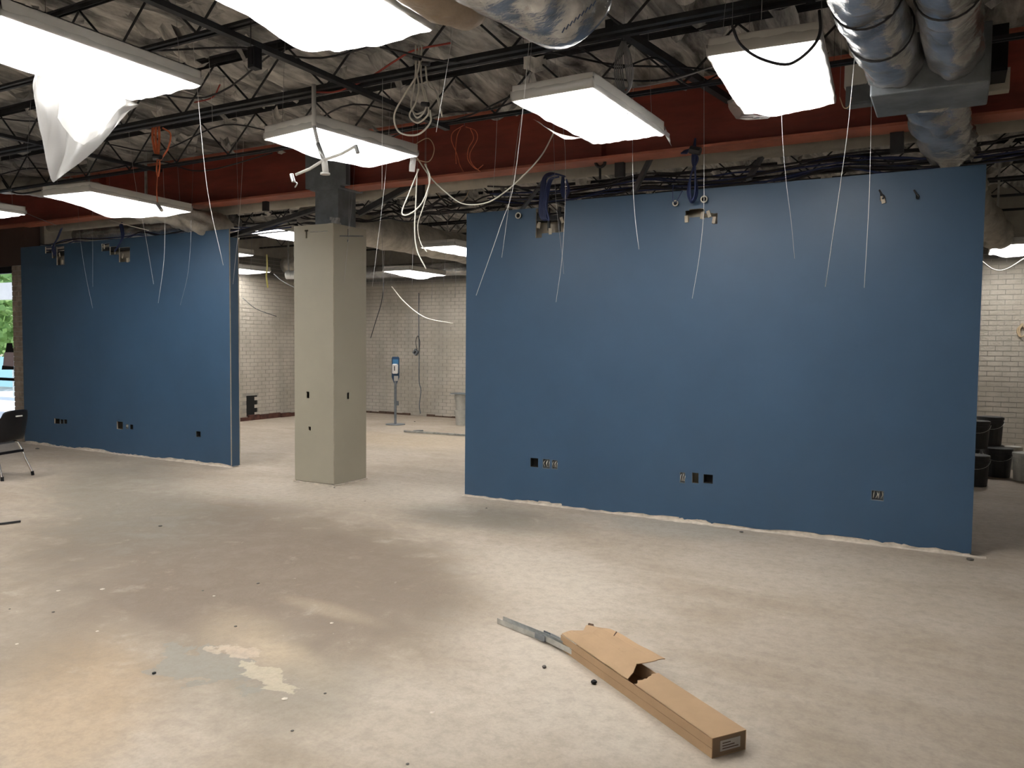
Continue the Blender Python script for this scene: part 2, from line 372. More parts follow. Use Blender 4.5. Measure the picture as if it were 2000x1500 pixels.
# outdoors
struct(MB().box((-45, 7.35, -.12), (WLX-.2, 45, -.02)).build('trim_3', mat('sunlit_paving', (.8, .78, .74), .9, var=.05)), 'pale sunlit paving outside the entrance')
cn = MB().box((-44, 11.4, 2.62), (-14.0, 11.6, 2.98)); cn.box((-16.3, 11.42, -.02), (-16.1, 11.58, 2.62)); cn.box((-34, 11.42, -.02), (-33.8, 11.58, 2.62)); cn.box((-44, 11.4, 2.98), (-14, 12.2, 3.04))
tag(cn.build('walkway_canopy', M_WHITE), 'white walkway canopy edge outside, crossing in front of the trees', 'canopy')
fn_ = empty('site_fence', (-24, 12.6, 0)); tag(fn_, 'pale blue fence screen outside behind the entrance glass', 'fence')
MB().box((-44, 12.6, .25), (-15, 12.64, 1.1)).build('screen', mat('pale_blue_mesh', (.33, .58, .66), .8), fn_)
for k in range(10): MB().box((-44+k*3, 12.55, -.02), (-43.94+k*3, 12.6, 1.2)).build('post', M_GALV, fn_)
M_LEAF = mat('green_leaf', (.16, .30, .07), .6, col2=(.36, .52, .16), scale=1.2); M_TRUNK = mat('bark', (.10, .07, .05), .9)
for i, (x, y, r, lab) in enumerate(((-27.5, 15.5, 2.3, 'leafy green tree outside, seen through the upper entrance glass'), (-34, 17, 3.0, 'bushy tree further left behind the blue fence screen'), (-31.5, 23, 2.9, 'green tree outside close behind the brick pier'))):
    t = empty('tree', (x, y, 0)); tag(t, lab, 'tree', 'trees beyond the entrance glass')
    MB().tube([(x, y, -.05), (x+.1, y, 1.5), (x, y+.1, 3.2)], [.22, .16, .08], 8).build('trunk', M_TRUNK, t)
    b = MB(); rn = random.Random(i)
    for k in range(2600):
        d = Vector((rn.gauss(0, 1), rn.gauss(0, 1), rn.gauss(0, 1))).normalized()*r*(.55+.45*rn.random()); p = Vector((x, y, r+.6)) + Vector((d.x, d.y, d.z*.95))
        a = Vector((rn.gauss(0, 1), rn.gauss(0, 1), rn.gauss(0, 1))).normalized()*.16; c = a.cross(Vector((rn.gauss(0, 1), rn.gauss(0, 1), rn.gauss(0, 1)))).normalized()*.11
        b.add([p-a, p+c, p+a, p-c], [(0, 1, 2, 3)])
    tag(b.build('leaf', M_LEAF, t), None, kind='stuff')
st_ = empty('hanging_notice', (-13.0, 7.05, 1.3)); tag(st_, 'pink and white paper notice with black tape hanging on the entrance glass', 'sign')
q = [aty(*p, GY-.012) for p in ((9, 688), (27, 686), (27, 716), (6, 716))]; q2 = [v+Vector((0, -.004, 0)) for v in q]
MB().add(q+q2, [(0, 1, 2, 3), (7, 6, 5, 4), (0, 4, 5, 1), (1, 5, 6, 2), (2, 6, 7, 3), (3, 7, 4, 0)]).build('paper', mat('pink_paper', (.6, .5, .55), .8), st_)
for (pp) in (((14, 670), (24, 670), (27, 688), (11, 688)), ((5, 714), (27, 716), (27, 722), (4, 722))):
    q = [aty(*p, GY-.018) for p in pp]; q2 = [v+Vector((0, -.006, 0)) for v in q]
    MB().add(q+q2, [(0, 1, 2, 3), (7, 6, 5, 4), (0, 4, 5, 1), (1, 5, 6, 2), (2, 6, 7, 3), (3, 7, 4, 0)]).build('tape', M_BLACK, st_)

# ------------------------------------------------------------------ blue partition walls (double skin, real cut-outs)
WY = 6.97; TH = .016; WD = .155
def rect(x0, y0, x1, y1, Y=WY):
    a = aty(x0, y0, Y); b = aty(x1, y1, Y); return (a.x, b.x, b.z, a.z)
def blue_wall(name, x0, x1, z1f, holes, boxes, label, seed):
    root = empty(name, ((x0+x1)/2, WY, 0)); struct(root, label)
    segs = z1f
    mb = MB()
    for (a, b, zt) in segs:
        hs = [h for h in holes if a-.01 < (h[0]+h[1])/2 < b+.01]
        panel(mb, lambda u, k, z: (u, WY+TH*k, z), a, b, .012, zt, hs, rag=.028, seed=seed)
    mb.build('front_board', [M_BLUE, M_GYP], root)
    mb = MB()
    for (a, b, zt) in segs: panel(mb, lambda u, k, z: (u, WY+WD-TH*k, z), a, b, .012, zt, [], rag=.02, seed=seed+1)
    mb.build('back_board', [M_BLUE, M_GYP], root)
    for (xe, zt, s) in ((x0, segs[0][2], 1), (x1, segs[-1][2], -1)):
        e = MB(); e.box((xe, WY+TH, .015), (xe+.012*s, WY+WD-TH, zt)); e.build('end_board', M_BLUE, root)
    MB().box((x0+.01, WY+.004, 0), (x1-.01, WY+TH-.001, .06)).build('bare_strip', M_DUST, root)
    x = x0+.05
    while x < x1:
        if not any(h[0]-.03 < x < h[1]+.03 for h in holes): MB().bar((x, WY+WD/2, 0), (x, WY+WD/2, min(s_[2] for s_ in segs)-.02), .04, WD-2*TH-.004, up=Vector((0, 1, 0))).build('stud', M_GALV, root)
        x += .406
    for i, (a, b, zt) in enumerate(segs):
        t = MB().box((a+.01, WY+TH, zt-.05), (b-.01, WY+WD-TH, zt-.003)); t.build('top_track', M_DARK, root)
    for h, full in boxes:      # steel outlet boxes sitting in the cut-outs
        a, b, c, d = h; B = MB(); e = .004
        B.box((a, WY+.002, c), (a+e, WY+.06, d)); B.box((b-e, WY+.002, c), (b, WY+.06, d)); B.box((a, WY+.002, c), (b, WY+.06, c+e)); B.box((a, WY+.002, d-e), (b, WY+.06, d)); B.box((a, WY+.056, c), (b, WY+.06, d))
        ob = B.build('outlet_box', M_POST if full else M_VOID, root)
        if full:
            w = MB()
            for k in range(4):
                xx = a+(b-a)*(.2+.2*k); w.tube(spline([(xx, WY+.05, d-.01), (xx+.01*(k % 2), WY-.005, (c+d)/2+.01), (xx-.005, WY+.03, c+.015)], 4), .0035, 5)
            w.build('wire', M_CW, ob)
    return root
hR = [rect(1036, 894, 1051, 913), rect(1060, 896, 1074, 916), rect(1078, 898, 1089, 917), rect(1328, 922, 1338, 944), rect(1352, 923, 1364, 944), rect(1374, 926, 1392, 945), rect(1702, 957, 1726, 979)]
topR = [rect(1047, 408, 1058, 464), rect(1058, 405, 1102, 453), rect(1339, 412, 1346, 434), rect(1346, 409, 1374, 423), rect(1370, 409, 1376, 428), rect(1376, 417, 1392, 424), rect(1392, 417, 1401, 437), rect(1719, 378, 1723, 392), rect(1789, 378, 1792, 388)]
XA, XB_, XS = -4.42, .195, -3.29
wr = blue_wall('wall_middle_right', XA, XB_, [(XA, XS, 2.865), (XS, XB_, 2.985)], hR+topR, [(hR[0], 0), (hR[1], 1), (hR[2], 1), (hR[3], 1), (hR[5], 0), (hR[6], 1)], 'large navy blue partition wall on the right with cut-outs', 3)
hL = [rect(118, 819, 124, 828), rect(125, 819, 131, 828), rect(106, 817, 117, 828), rect(228, 823, 240, 839), rect(246, 828, 251, 838), rect(254, 829, 260, 839), rect(383, 842, 392, 854)]
topL = [rect(88, 482, 101, 494), rect(101, 478, 108, 504), rect(110, 482, 126, 517), rect(198, 476, 214, 490), rect(214, 482, 232, 497), rect(232, 484, 254, 511)]
wL_ = blue_wall('wall_middle_left', -12.48, -7.93, [(-12.48, -7.93, 2.905)], hL+topL, [(hL[0], 0), (hL[1], 0), (hL[4], 1), (hL[5], 0), (hL[6], 0)], 'navy blue partition wall on the left with cut-outs', 5)
# ragged beige chunks of torn board around the high cut-outs, and studs inside them
for root, Y0, lst in ((wr, WY, ((1053, 440), (1068, 408), (1098, 430), (1075, 452), (1341, 428), (1372, 421), (1395, 430), (1385, 418), (1725, 390))), (wL_, WY, ((117, 498), (122, 512), (204, 482), (240, 500), (250, 508), (225, 492)))):
    for (x, y) in lst:
        p = aty(x, y, Y0); r = random.Random(x)
        s = .03; M = Matrix.Translation(p+Vector((0, -.006, 0))) @ Matrix.Rotation(r.uniform(-.5, .5), 4, 'Y') @ Matrix.Rotation(r.uniform(-.4, .4), 4, 'Z')
        MB().box((-.5*s, -.005, -s), (.5*s, .006, s), M).build('torn_board', M_GYP, root)
for (x, y0, y1) in ((1072, 406, 450), (1093, 404, 452)):
    a = aty(x, y0, WY+.03); b = aty(x, y1, WY+.03); MB().bar(a, b, .022, .02, up=Vector((0, 1, 0))).build('slot_stud', M_DARK, wr)
# plaster dust ridge along each wall foot
for (a, b, lab, nm) in ((XA-.02, XB_+.1, 'baseboard_middle_right', 'low ridge of pale plaster dust at the foot of the right blue wall'), (-12.48, -7.9, 'baseboard_middle_left', 'low ridge of pale plaster dust at the foot of the left blue wall')):
    n = 160
    def fn(u, v):
        x = a+(b-a)*u; w = .035+.03*abs(noise.noise(Vector((x*6, 1, 1))))*2; h = .004+.016*abs(noise.noise(Vector((x*9, 4, 0))))
        return (x, WY+.01-v*w, [h*1.4, h, 0.0008][min(2, int(v*2+.01))])
    struct(MB().grid(fn, n, 2).build(lab, M_DUST), nm)
# small brackets and conduit rings projecting at the wall tops
for (x, y, lab) in ((1012, 421, 'white conduit ring at the low top corner of the right blue wall'), (1375, 389, 'white conduit ring above the middle cut-out of the right blue wall'), (1319, 397, 'small white conduit ring left of the navy cable loop')):
    c = aty(x, y, WY-.03); r = .027 if x != 1319 else .022
    ring = [c+Vector((math.cos(2*PI*k/16)*r, 0, math.sin(2*PI*k/16)*r)) for k in range(17)]
    t = empty('conduit_end', c); tag(t, lab, 'conduit')
    MB().tube(ring, .0065, 6, caps=False).build('bushing', M_CW, t, smooth=True)
    MB().tube([c, c+Vector((0, .04, 0))], r, 14).build('sleeve', M_VOID, t, smooth=True)

# ------------------------------------------------------------------ column
cx0, cx1, cy0, cy1, ch = -6.53, -5.95, 6.66, 7.22, 2.905
col = empty('column', ((cx0+cx1)/2, (cy0+cy1)/2, 0)); tag(col, 'square tan painted column with grey steel post rising out of its top', 'column')
def rc(x0, y0, x1, y1): a = aty(x0, y0, cy0); b = aty(x1, y1, cy0); return (a.x, b.x, b.z, a.z)
hf = [rc(598, 765, 604, 778), rc(602, 833, 607, 841), rc(595, 449, 602, 452), rc(597, 452, 600, 465)]
panel_f = MB(); panel(panel_f, lambda u, k, z: (u, cy0+.013*k, z), cx0, cx1, .012, ch, hf, rag=.01, seed=2); panel_f.build('front_board', [M_TAN, M_GYP], col)
def rx(x0, y0, x1, y1): a = atx(x0, y0, cx1); b = atx(x1, y1, cx1); return (a.y, b.y, b.z, a.z)
hs_ = [rx(678, 767, 683, 779), rx(679, 446, 682, 463), rx(678, 467, 682, 473)]
b_ = MB(); panel(b_, lambda u, k, z: (cx1-.013*k, u, z), cy0+.013, cy1, .012, ch, hs_, rag=.01, seed=4); b_.build('side_board', [M_TAN, M_GYP], col)
MB().box((cx0, cy0+.013, .012), (cx0+.013, cy1, ch)).build('side_board', M_TAN, col)
MB().box((cx0+.013, cy1-.013, .012), (cx1-.013, cy1, ch)).build('back_board', M_TAN, col)
for (x, y) in ((cx0+.02, cy0+.02), (cx1-.05, cy0+.02), (cx1-.05, cy1-.05), (cx0+.02, cy1-.05)): MB().box((x, y, 0), (x+.03, y+.03, ch-.01)).build('stud', M_GALV, col)
MB().box((cx0-.01, cy0-.02, 0), (cx1+.02, cy1, .012)).build('dust_edge', M_DUST, col)
for (pa, pb) in (((607, 453), (640, 452)),): MB().tube([aty(*pa, cy0-.01), aty(*pb, cy0-.01)], .004).build('nail_rod', M_GALV, col)
MB().tube([atx(664, 461, cx1+.01), atx(709, 461, cx1+.01)], .006).build('nail_rod', M_POST, col)
# steel post and beam seat
px0, px1, py0, py1 = -6.36, -6.02, 6.82, 7.12
MB().box((px0, py0, 0.01), (px1, py1, 3.33), ).build('steel_post', M_POST, col, bevel=.004)
MB().box((px0-.12, py0-.03, 3.34), (px1+.14, 6.865, 3.80)).build('gusset_box', M_POST, col, bevel=.004)
MB().box((px0-.05, py0-.03, 3.315), (px1+.06, py1+.05, 3.34)).build('cap_plate', M_POST, col)
gp = MB()
for k in range(26):
    p = Vector((px1-.02+random.gauss(0, .03), py0-.02+random.gauss(0, .015), 2.93+random.gauss(0, .03))); gp.box(p-Vector((.02, .02, .015)), p+Vector((.02, .02, .015)), Matrix())
tag(gp.build('grey_mortar_lump', mat('grey_mortar', (.38, .38, .38), .9, var=.2, scale=20), col), None)

# ------------------------------------------------------------------ red steel beam
bm_ = empty('roof_beam', (-5, 7, 3.35)); tag(bm_, 'deep red oxide steel I-beam crossing the room above the blue walls', 'beam')
BY, BZ, BH = 6.99, 3.345, .56
MB().box((XL, BY-.006, BZ), (XR, BY+.006, BZ+BH)).build('web', M_RED, bm_)
MB().box((XL, BY-.125, BZ-.022), (XR, BY+.125, BZ)).build('lower_flange', M_REDF, bm_)
MB().box((XL, BY-.125, BZ+BH), (XR, BY+.125, BZ+BH+.02)).build('upper_flange', M_REDF, bm_)
for x in (-10.4, -2.9, .9): MB().box((x, BY-.115, BZ), (x+.012, BY-.006, BZ+BH)).build('stiffener', M_RED, bm_)
t = tag(MB().tube([(XL, 7.42, 3.37), (-8, 7.40, 3.36), (XR, 7.42, 3.40)], .085, 16).build('beige_pipe', M_PIPE, smooth=True), 'long beige insulated pipe running just behind and below the red beam', 'pipe')

# ------------------------------------------------------------------ open-web joists (each a thing)
def joist(Y, lab, zb=3.5, zt=3.93, x0=XL, x1=XR):
    lg = .045 if Y == 4.62 else .028; gp_ = .026 if Y == 4.62 else .014
    if Y > 7.3: x0 = WLX+.01
    j = empty('steel_joist', ((x0+x1)/2, Y, zb)); tag(j, lab, 'joist', 'open-web joists under the roof deck')
    for nm, z in (('bottom_chord', zb), ('top_chord', zt)):
        b = MB(); s = 1 if z == zb else -1
        for dy in (-gp_, gp_):
            b.box((x0, Y+dy-.003, min(z, z+lg*s)), (x1, Y+dy+.003, max(z, z+lg*s)))
            b.box((x0, min(Y+dy, Y+dy*2.4), z), (x1, max(Y+dy, Y+dy*2.4), z+.006))
        b.build(nm, M_DARK, j)
    pts = []; x = x0+.2; k = 0
    while x < x1: pts.append((x, Y, zb+.03 if k % 2 else zt-.03)); x += .40; k += 1
    w = MB()
    for a, c in zip(pts, pts[1:]): w.tube([a, c], .0085, 6)
    w.build('web', M_DARK, j)
for Y, lab in ((-2.4, 'dark steel joist behind the viewpoint'), (-1.2, 'dark steel joist just behind the viewpoint'), (0, 'dark steel joist overhead of the viewpoint'), (1.15, 'dark steel joist in front of the viewpoint'), (2.3, 'dark steel joist crossing above the nearest left light panel'), (3.45, 'dark steel joist crossing the upper left corner above the top light panel'),
               (4.62, 'heavy dark steel joist passing under the foil bag duct at top centre'), (5.8, 'dark steel joist with zigzag web just in front of the red beam'), (8.1, 'dark steel joist just behind the red beam'),
               (9.3, 'dark steel joist over the middle of the back room'), (10.5, 'dark steel joist past the middle of the back room'), (11.7, 'dark steel joist near the far brick wall'), (12.9, 'dark steel joist closest to the far brick wall')):
    joist(Y, lab)
def member(name, pts, w, h, lab, cat, m=M_DARK, up=Vector((0, 0, 1))):
    b = MB()
    for a, c in zip(pts, pts[1:]): b.bar(a, c, w, h, up)
    return tag(b.build(name, m), lab, cat)
member('joist_bridging', [(-3.93, -3, 3.475), (-3.9, 5.83, 3.475)], .05, .035, 'long dark bridging angle running from the top left towards the column', 'bridging bar')
member('joist_bridging', [(-7.7, -3, 3.475), (-7.7, 5.83, 3.475)], .05, .03, 'dark bridging angle above the lower left light panel', 'bridging bar')
member('joist_bridging', [(-.72, -3, 3.475), (-.72, 4.6, 3.475)], .05, .03, 'dark bridging angle beside the twin foil ducts', 'bridging bar')
member('joist_bridging', [(-9.8, 7.2, 3.475), (-9.8, 14, 3.475)], .05, .03, 'dark bridging angle over the back room left of the column', 'bridging bar')
member('joist_bridging', [(-4.6, 7.2, 3.475), (-4.6, 14, 3.475)], .05, .03, 'dark bridging angle over the back room right of the column', 'bridging bar')
member('knee_brace', [atz(1190, 45, 3.62), aty(1425, 196, 6.85)], .06, .05, 'thick dark diagonal brace dropping to the red beam left of the right light panel', 'brace')
member('knee_brace', [aty(700, 418, 6.95), aty(832, 345, 7.3)], .07, .06, 'dark brace rising from the column post to the pipe on its right', 'brace')
member('knee_brace', [aty(430, 468, 7.3), aty(620, 408, 7.0)], .06, .05, 'dark strut rising from the left blue wall top to the column post', 'brace')
member('knee_brace', [aty(1015, 415, 7.05), aty(1068, 345, 7.3)], .05, .03, 'grey channel strut standing at the low corner of the right blue wall', 'brace', M_POST)
member('knee_brace', [aty(1238, 376, 7.02), aty(1275, 300, 7.35)], .05, .03, 'grey channel strut behind the top edge of the right blue wall', 'brace', M_POST)
member('knee_brace', [aty(1462, 350, 7.2), aty(1500, 285, 7.5)], .05, .03, 'grey channel strut behind the wall top under the right light panel', 'brace', M_POST)
member('hanger_channel', [aty(1211, 288, 7.1), aty(1211, 346, 7.1)], .09, .05, 'dark vertical hanger plate below the red beam behind the middle light panel', 'hanger', up=Vector((0, 1, 0)))
member('hanger_channel', [aty(1752, 238, 7.1), aty(1752, 300, 7.1)], .10, .05, 'dark vertical hanger plate below the beam beside the ducts', 'hanger', up=Vector((0, 1, 0)))
member('hanger_channel', [aty(519, 380, 7.1), aty(519, 412, 7.1)], .07, .05, 'dark vertical hanger plate below the beam left of the column', 'hanger', up=Vector((0, 1, 0)))
member('hanger_channel', [aty(822, 350, 7.15), aty(822, 398, 7.15)], .08, .05, 'dark vertical hanger plate below the beam right of the column', 'hanger', up=Vector((0, 1, 0)))

# ------------------------------------------------------------------ ducts
def duct(name, pts, r, lab, m=M_FOIL, ry=1, jit=.09, seg=28, n=14, group=None, parent=None):
    o = MB().tube(spline(pts, n), r, seg, ry, jit).build(name, m, parent, smooth=True)
    if parent is None:
        for p in (pts[0], pts[-1]):
            p = Vector(p); q = p + (Vector(pts[len(pts)//2])-p)*.12; MB().box((q.x-.012, q.y-.012, q.z+r*ry*.7), (q.x+.012, q.y+.012, 4.13)).build('hanger_strap', M_GALV, o)
    return tag(o, lab, 'duct', group) if parent is None else o
d1 = empty('twin_duct_trunk', (-.1, 5.4, 3.2)); tag(d1, 'pair of foil wrapped ducts joined to a dark sheet metal box at the top right', 'duct')
duct('duct_branch', [(-.42, 1.4, 3.30), (-.42, 3.4, 3.30), (-.40, 4.4, 3.29), (-.34, 5.26, 3.28)], .155, None, seg=32, n=20, parent=d1)
duct('duct_branch', [(-.04, 1.4, 3.30), (-.04, 3.4, 3.30), (-.06, 4.4, 3.29), (-.03, 5.26, 3.28)], .14, None, seg=32, n=20, parent=d1)
for (x, y, r) in ((-.405, 4.2, .163), (-.38, 4.7, .163), (-.06, 4.3, .148)):
    ring = [Vector((x+math.cos(2*PI*k/24)*r, y, 3.29+math.sin(2*PI*k/24)*r)) for k in range(25)]; MB().tube(ring, .006, 5, caps=False).build('duct_strap', M_CK, d1, smooth=True)
MB().box((-.47, 5.24, 3.10), (.15, 5.74, 3.44)).build('trunk_box', M_POST, d1, bevel=.01)
duct('lower_branch', [(-.13, 5.7, 3.2), (-.11, 6.2, 3.165), (-.05, 7.0, 3.15), (.03, 8.0, 3.14)], .17, None, ry=.7, jit=.16, seg=32, n=12, parent=d1)
duct('foil_duct', [(.06, 8.3, 3.15), (.12, 9.3, 3.12), (.32, 10.6, 3.06), (.47, 11.4, 2.98)], .17, 'crumpled foil duct in the back room right of the blue wall', M_FOIL2, jit=.2)
# the big foil bag duct, top centre
bg_ = empty('foil_bag_duct', (-1.7, 3.0, 3.2)); tag(bg_, 'large crumpled foil covered duct end with printed lettering at top centre', 'duct')
duct('duct_body', [(-1.86, 1.6, 3.22), (-1.80, 2.3, 3.22), (-1.72, 2.85, 3.21), (-1.65, 3.2, 3.20), (-1.62, 3.42, 3.20)], .255, None, jit=.08, seg=40, n=16, ry=.8, parent=bg_)
MB().tube(spline([(-2.10, 2.5, 3.22), (-2.08, 2.9, 3.20), (-2.02, 3.28, 3.16)], 8), [.06, .08, .1, .11, .12, .125, .13, .135, .135, .135, .13, .125, .12, .11, .1, .085, .05], 18, jit=.1).build('plastic_bag', mat('tan_plastic', (.32, .25, .18), .35, var=.2, scale=6, bump=.6, bscale=12), bg_, smooth=True)
# flex ducts at left and in the back room
duct('flex_duct', [aty(-60, 352, 5.9), aty(60, 365, 6.1), aty(190, 372, 6.3)], .12, 'pale insulated flex duct at the left edge above the hanging panel', M_FOIL2, jit=.12)
duct('flex_duct', [aty(270, 412, 6.5), aty(340, 420, 6.75), aty(400, 436, 7.0), aty(450, 452, 7.5)], .14, 'wrinkled grey flex duct lying over the top of the left blue wall', M_FOIL2, jit=.3)
duct('round_duct', [(-12.2, 7.75, 3.24), (-10, 7.75, 3.24), (-8.75, 7.78, 3.22)], .15, 'silver round duct seen just left of the column in the back room', M_FOIL, jit=.05)
duct('round_duct', [(-12.2, 12.2, 3.2), (-10.2, 12.2, 3.2)], .16, 'grey duct further back left of the column', M_FOIL2, jit=.05)
duct('round_duct', [(-7.45, 7.9, 3.24), (-7.45, 10.2, 3.24), (-7.45, 13.4, 3.24)], .24, 'wide grey duct running away in the back room right of the column', M_FOIL2, jit=.06, seg=32)
duct('round_duct', [(-12.3, 13.7, 3.12), (-8, 13.7, 3.14), (-3, 13.7, 3.16)], .13, 'long foil duct along the top of the far brick wall', M_FOIL, jit=.12)
duct('pipe_stub', [aty(560, 537, 11.5), aty(590, 537, 11.6)], .085, 'short white insulated pipe end left of the column', M_WHITE, jit=.03)
# printed marks on the big foil duct
ink = MB()
for k in range(9):
    a = aty(1098+k*7.5, 64-k*6.5, 2.72); ink.bar(a, a+Vector((.010, .002, .018)), .004, .004)
ink.build('printed_letters', M_FOILP, bg_)

# torn foil shreds and slack cable lying among the joists
sh = MB(); rn = random.Random(11)
for k in range(520):
    c = Vector((rn.uniform(-12, 1.5), rn.uniform(1.2, 13.5), rn.uniform(3.86, 4.02))); L_ = rn.uniform(.08, .38); w_ = rn.uniform(.03, .12); an = rn.gauss(PI/2, .5); d = Vector((math.cos(an), math.sin(an), 0)); e_ = Vector((-d.y, d.x, 0)); dz = rn.uniform(.02, .12)
    vs = []
    for i in range(5):
        t = i/4; p = c + d*(L_*(t-.5)) - Vector((0, 0, dz*math.sin(t*PI*rn.uniform(.7, 1))))
        for j in (-1, 0, 1): vs.append(p + e_*(w_*j*(.6+.4*rn.random())) + Vector((0, 0, rn.uniform(-.015, .015) - (.03 if j == 0 else 0))))
    sh.add(vs, [(3*i+j, 3*i+j+1, 3*i+j+4, 3*i+j+3) for i in range(4) for j in range(2)])
tag(sh.build('foil_shreds', M_DECK), 'torn grey foil insulation shreds hanging among the joists', 'insulation', kind='stuff')
for k, (x0, y0, x1, y1, lab) in enumerate(((-9.5, 3.9, -4.2, 4.2, 'thin black cable sagging along the joists above the orange cord bundle'), (-7.6, 5.2, -3.0, 5.5, 'thin black cable lying slack over the panel above the column'), (-6.5, 2.6, -3.2, 4.4, 'thin black cable crossing between the two upper left light panels'), (-3.4, 4.3, -.8, 6.2, 'thin black cable running from the top centre joist towards the beam'),
                                       (-11, 5.0, -6.5, 6.3, 'thin black cable above the low left light panel'), (-5.4, 5.9, -1.2, 5.5, 'thin black cable lying along the joist before the beam'), (-2.6, 4.2, -1.5, 5.9, 'short thick black cable near the diagonal brace'))):
    P = [Vector((x0+(x1-x0)*t/6, y0+(y1-y0)*t/6+.12*rn.uniform(-1, 1), 3.62-.12*(t % 2)+.05*rn.uniform(-1, 1))) for t in range(7)]
    o = cable('black_cable', P, .007, M_CK, lab, n=6)
    for q in (P[0], P[2], P[6]): MB().tube([q, (q.x, q.y, 4.12)], .0015, 4).build('cable_tie', M_DARK, o)
# ------------------------------------------------------------------ electrical boxes near the beam
def bxpx(name, x0, y0, x1, y1, Y, dep, m, lab, cat='box'):
    a = aty(x0, y0, Y); b = aty(x1, y1, Y)
    t = empty(name, (a.x, Y, b.z)); tag(t, lab, cat)
    MB().box((a.x, Y, b.z), (b.x, Y+dep, a.z)).build('body', m, t, bevel=.003)
    MB().box((a.x+.015, Y-.004, b.z+.015), (b.x-.015, Y, a.z-.015)).build('cover', m, t)
    return t
bxpx('electrical_panel', 1650, 122, 1693, 165, 6.55, .1, M_WHITE, 'beige metal box fixed to the beam left of the twin ducts')
bxpx('junction_box', 1652, 168, 1702, 200, 6.55, .12, M_POST, 'grey metal box hanging under the beige one left of the twin ducts')
bxpx('electrical_panel', 1932, 136, 1972, 174, 6.6, .1, M_PIPE, 'dull beige box on the beam right of the twin ducts')
bxpx('equipment_box', 1918, 52, 1968, 136, 6.3, .35, M_BLACK, 'black box behind the upper right duct')
tb_ = bxpx('transformer_box', 483, 92, 497, 130, 3.4, .06, M_BLACK, 'small black box hanging from the joist at upper left')
MB().tube([aty(490, 93, 3.42), aty(490, 93, 3.42)+Vector((0, 0, 1.0))], .003, 5).build('tie_wire', M_DARK, tb_)
# ------------------------------------------------------------------ hanging light panels wrapped in plastic
def light(cx, cy, z, lab, rz=0, w=.6, l=1.2, sag=.06, flap=None, tilt=0, seed=0):
    t = bpy.data.objects.new('ceiling_light', None); C.objects.link(t); t.location = (cx, cy, z); t.rotation_euler = (tilt, 0, rz); PINV[t.name] = Matrix()
    tag(t, lab, 'light', 'plastic wrapped light panels'); a, b = w/2, l/2; hh = .095; e = .006
    m = MB().box((-a, -b, hh-e), (a, b, hh)).box((-a, -b, 0), (-a+e, b, hh)).box((a-e, -b, 0), (a, b, hh)).box((-a, -b, 0), (a, -b+e, hh)).box((-a, b-e, 0), (a, b, hh))
    m.build('housing', M_WHITE, t)
    MB().box((-a+.012, -b+.012, .012), (a-.012, b-.012, .018)).build('diffuser', M_LAMP, t)
    rs = seed*3.7
    def fn(u, v):   # sheet: skirts up the sides, belly sagging under the diffuser
        U = (u-.5)*2; V = (v-.5)*2; k = 1.10
        x = max(-1, min(1, U*k)); y = max(-1, min(1, V*k*.985)); s = (1-abs(x)**2.2)*(1-abs(y)**2.2)
        zz = -.004 - sag*s*(1+.6*noise.noise(Vector((x*1.6+rs, y*2, 0)))) + .012*noise.noise(Vector((x*5, y*6, rs)))*(1-s)
        over = max(0, abs(U*k)-1)*w/2 + max(0, abs(V*k*.985)-1)*l/2
        return (x*(a+.009)+.004*noise.noise(Vector((y*9, rs, 1))), y*(b+.009), zz + over*1.2)
    MB().grid(fn, 26, 40).build('plastic_wrap', M_PLAS, t, smooth=True)
    for i, (xx, yy) in enumerate(((-a+.05, -b+.12), (a-.05, b-.12))):
        MB().tube([(xx, yy, hh), (xx*.8, yy, 3.95-z)], .0016, 5).build('support_wire', M_WIRE2, t)
    for xx in (-.12, .02): MB().cyl((xx, -b-.006, .06), .012, .002, 10).build('screw', M_GALV, t) if False else None
    return t
LA = light(-4.50, 2.85, 3.2, 'light panel at the upper left with a long plastic sheet drooping from it', sag=.07, w=.68, seed=1)
LB = light(-2.70, 2.80, 3.2, 'light panel cut by the top edge of the view, left of the foil bag duct', sag=.15, w=.66, seed=2)
LC = light(-2.17, 5.02, 3.13, 'light panel before the red beam with a twisted plastic tail at its corner', sag=.03, w=.56, l=1.22, rz=-.03, seed=3)
LD = light(-.97, 5.02, 3.2, 'light panel at upper right beside the twin foil ducts, sheet bulging lower left', rz=.06, sag=.13, w=.58, seed=4)
LE = light(-4.2, 4.83, 3.12, 'light panel above the column with a projector mount hanging in front', rz=-.13, sag=.09, w=.58, l=1.05, seed=5)
LF = light(-7.85, 5.45, 3.06, 'light panel hanging low over the top of the left blue wall', rz=.10, w=.68, l=1.3, sag=.11, seed=6)
LG = light(-9.76, 4.75, 3.05, 'light panel cut by the left edge of the view', seed=7)
light(-6.45, 10.0, 2.98, 'light panel in the back room touching the right blue wall edge', sag=.04, seed=8)
light(-9.05, 12.45, 2.94, 'light panel in the back room with ragged plastic, near the far brick wall', sag=.08, seed=9)
light(-8.3, 8.45, 3.12, 'bright light panel just left of the column top', seed=10)
light(-10.95, 9.3, 3.1, 'light panel at the upper right end of the left blue wall', seed=11)
light(-11.9, 10.6, 2.95, 'lowest light panel between the left blue wall and the column', seed=12)
light(.75, 13.0, 2.98, 'light panel in the back room at the right edge of the view', sag=.09, seed=13)
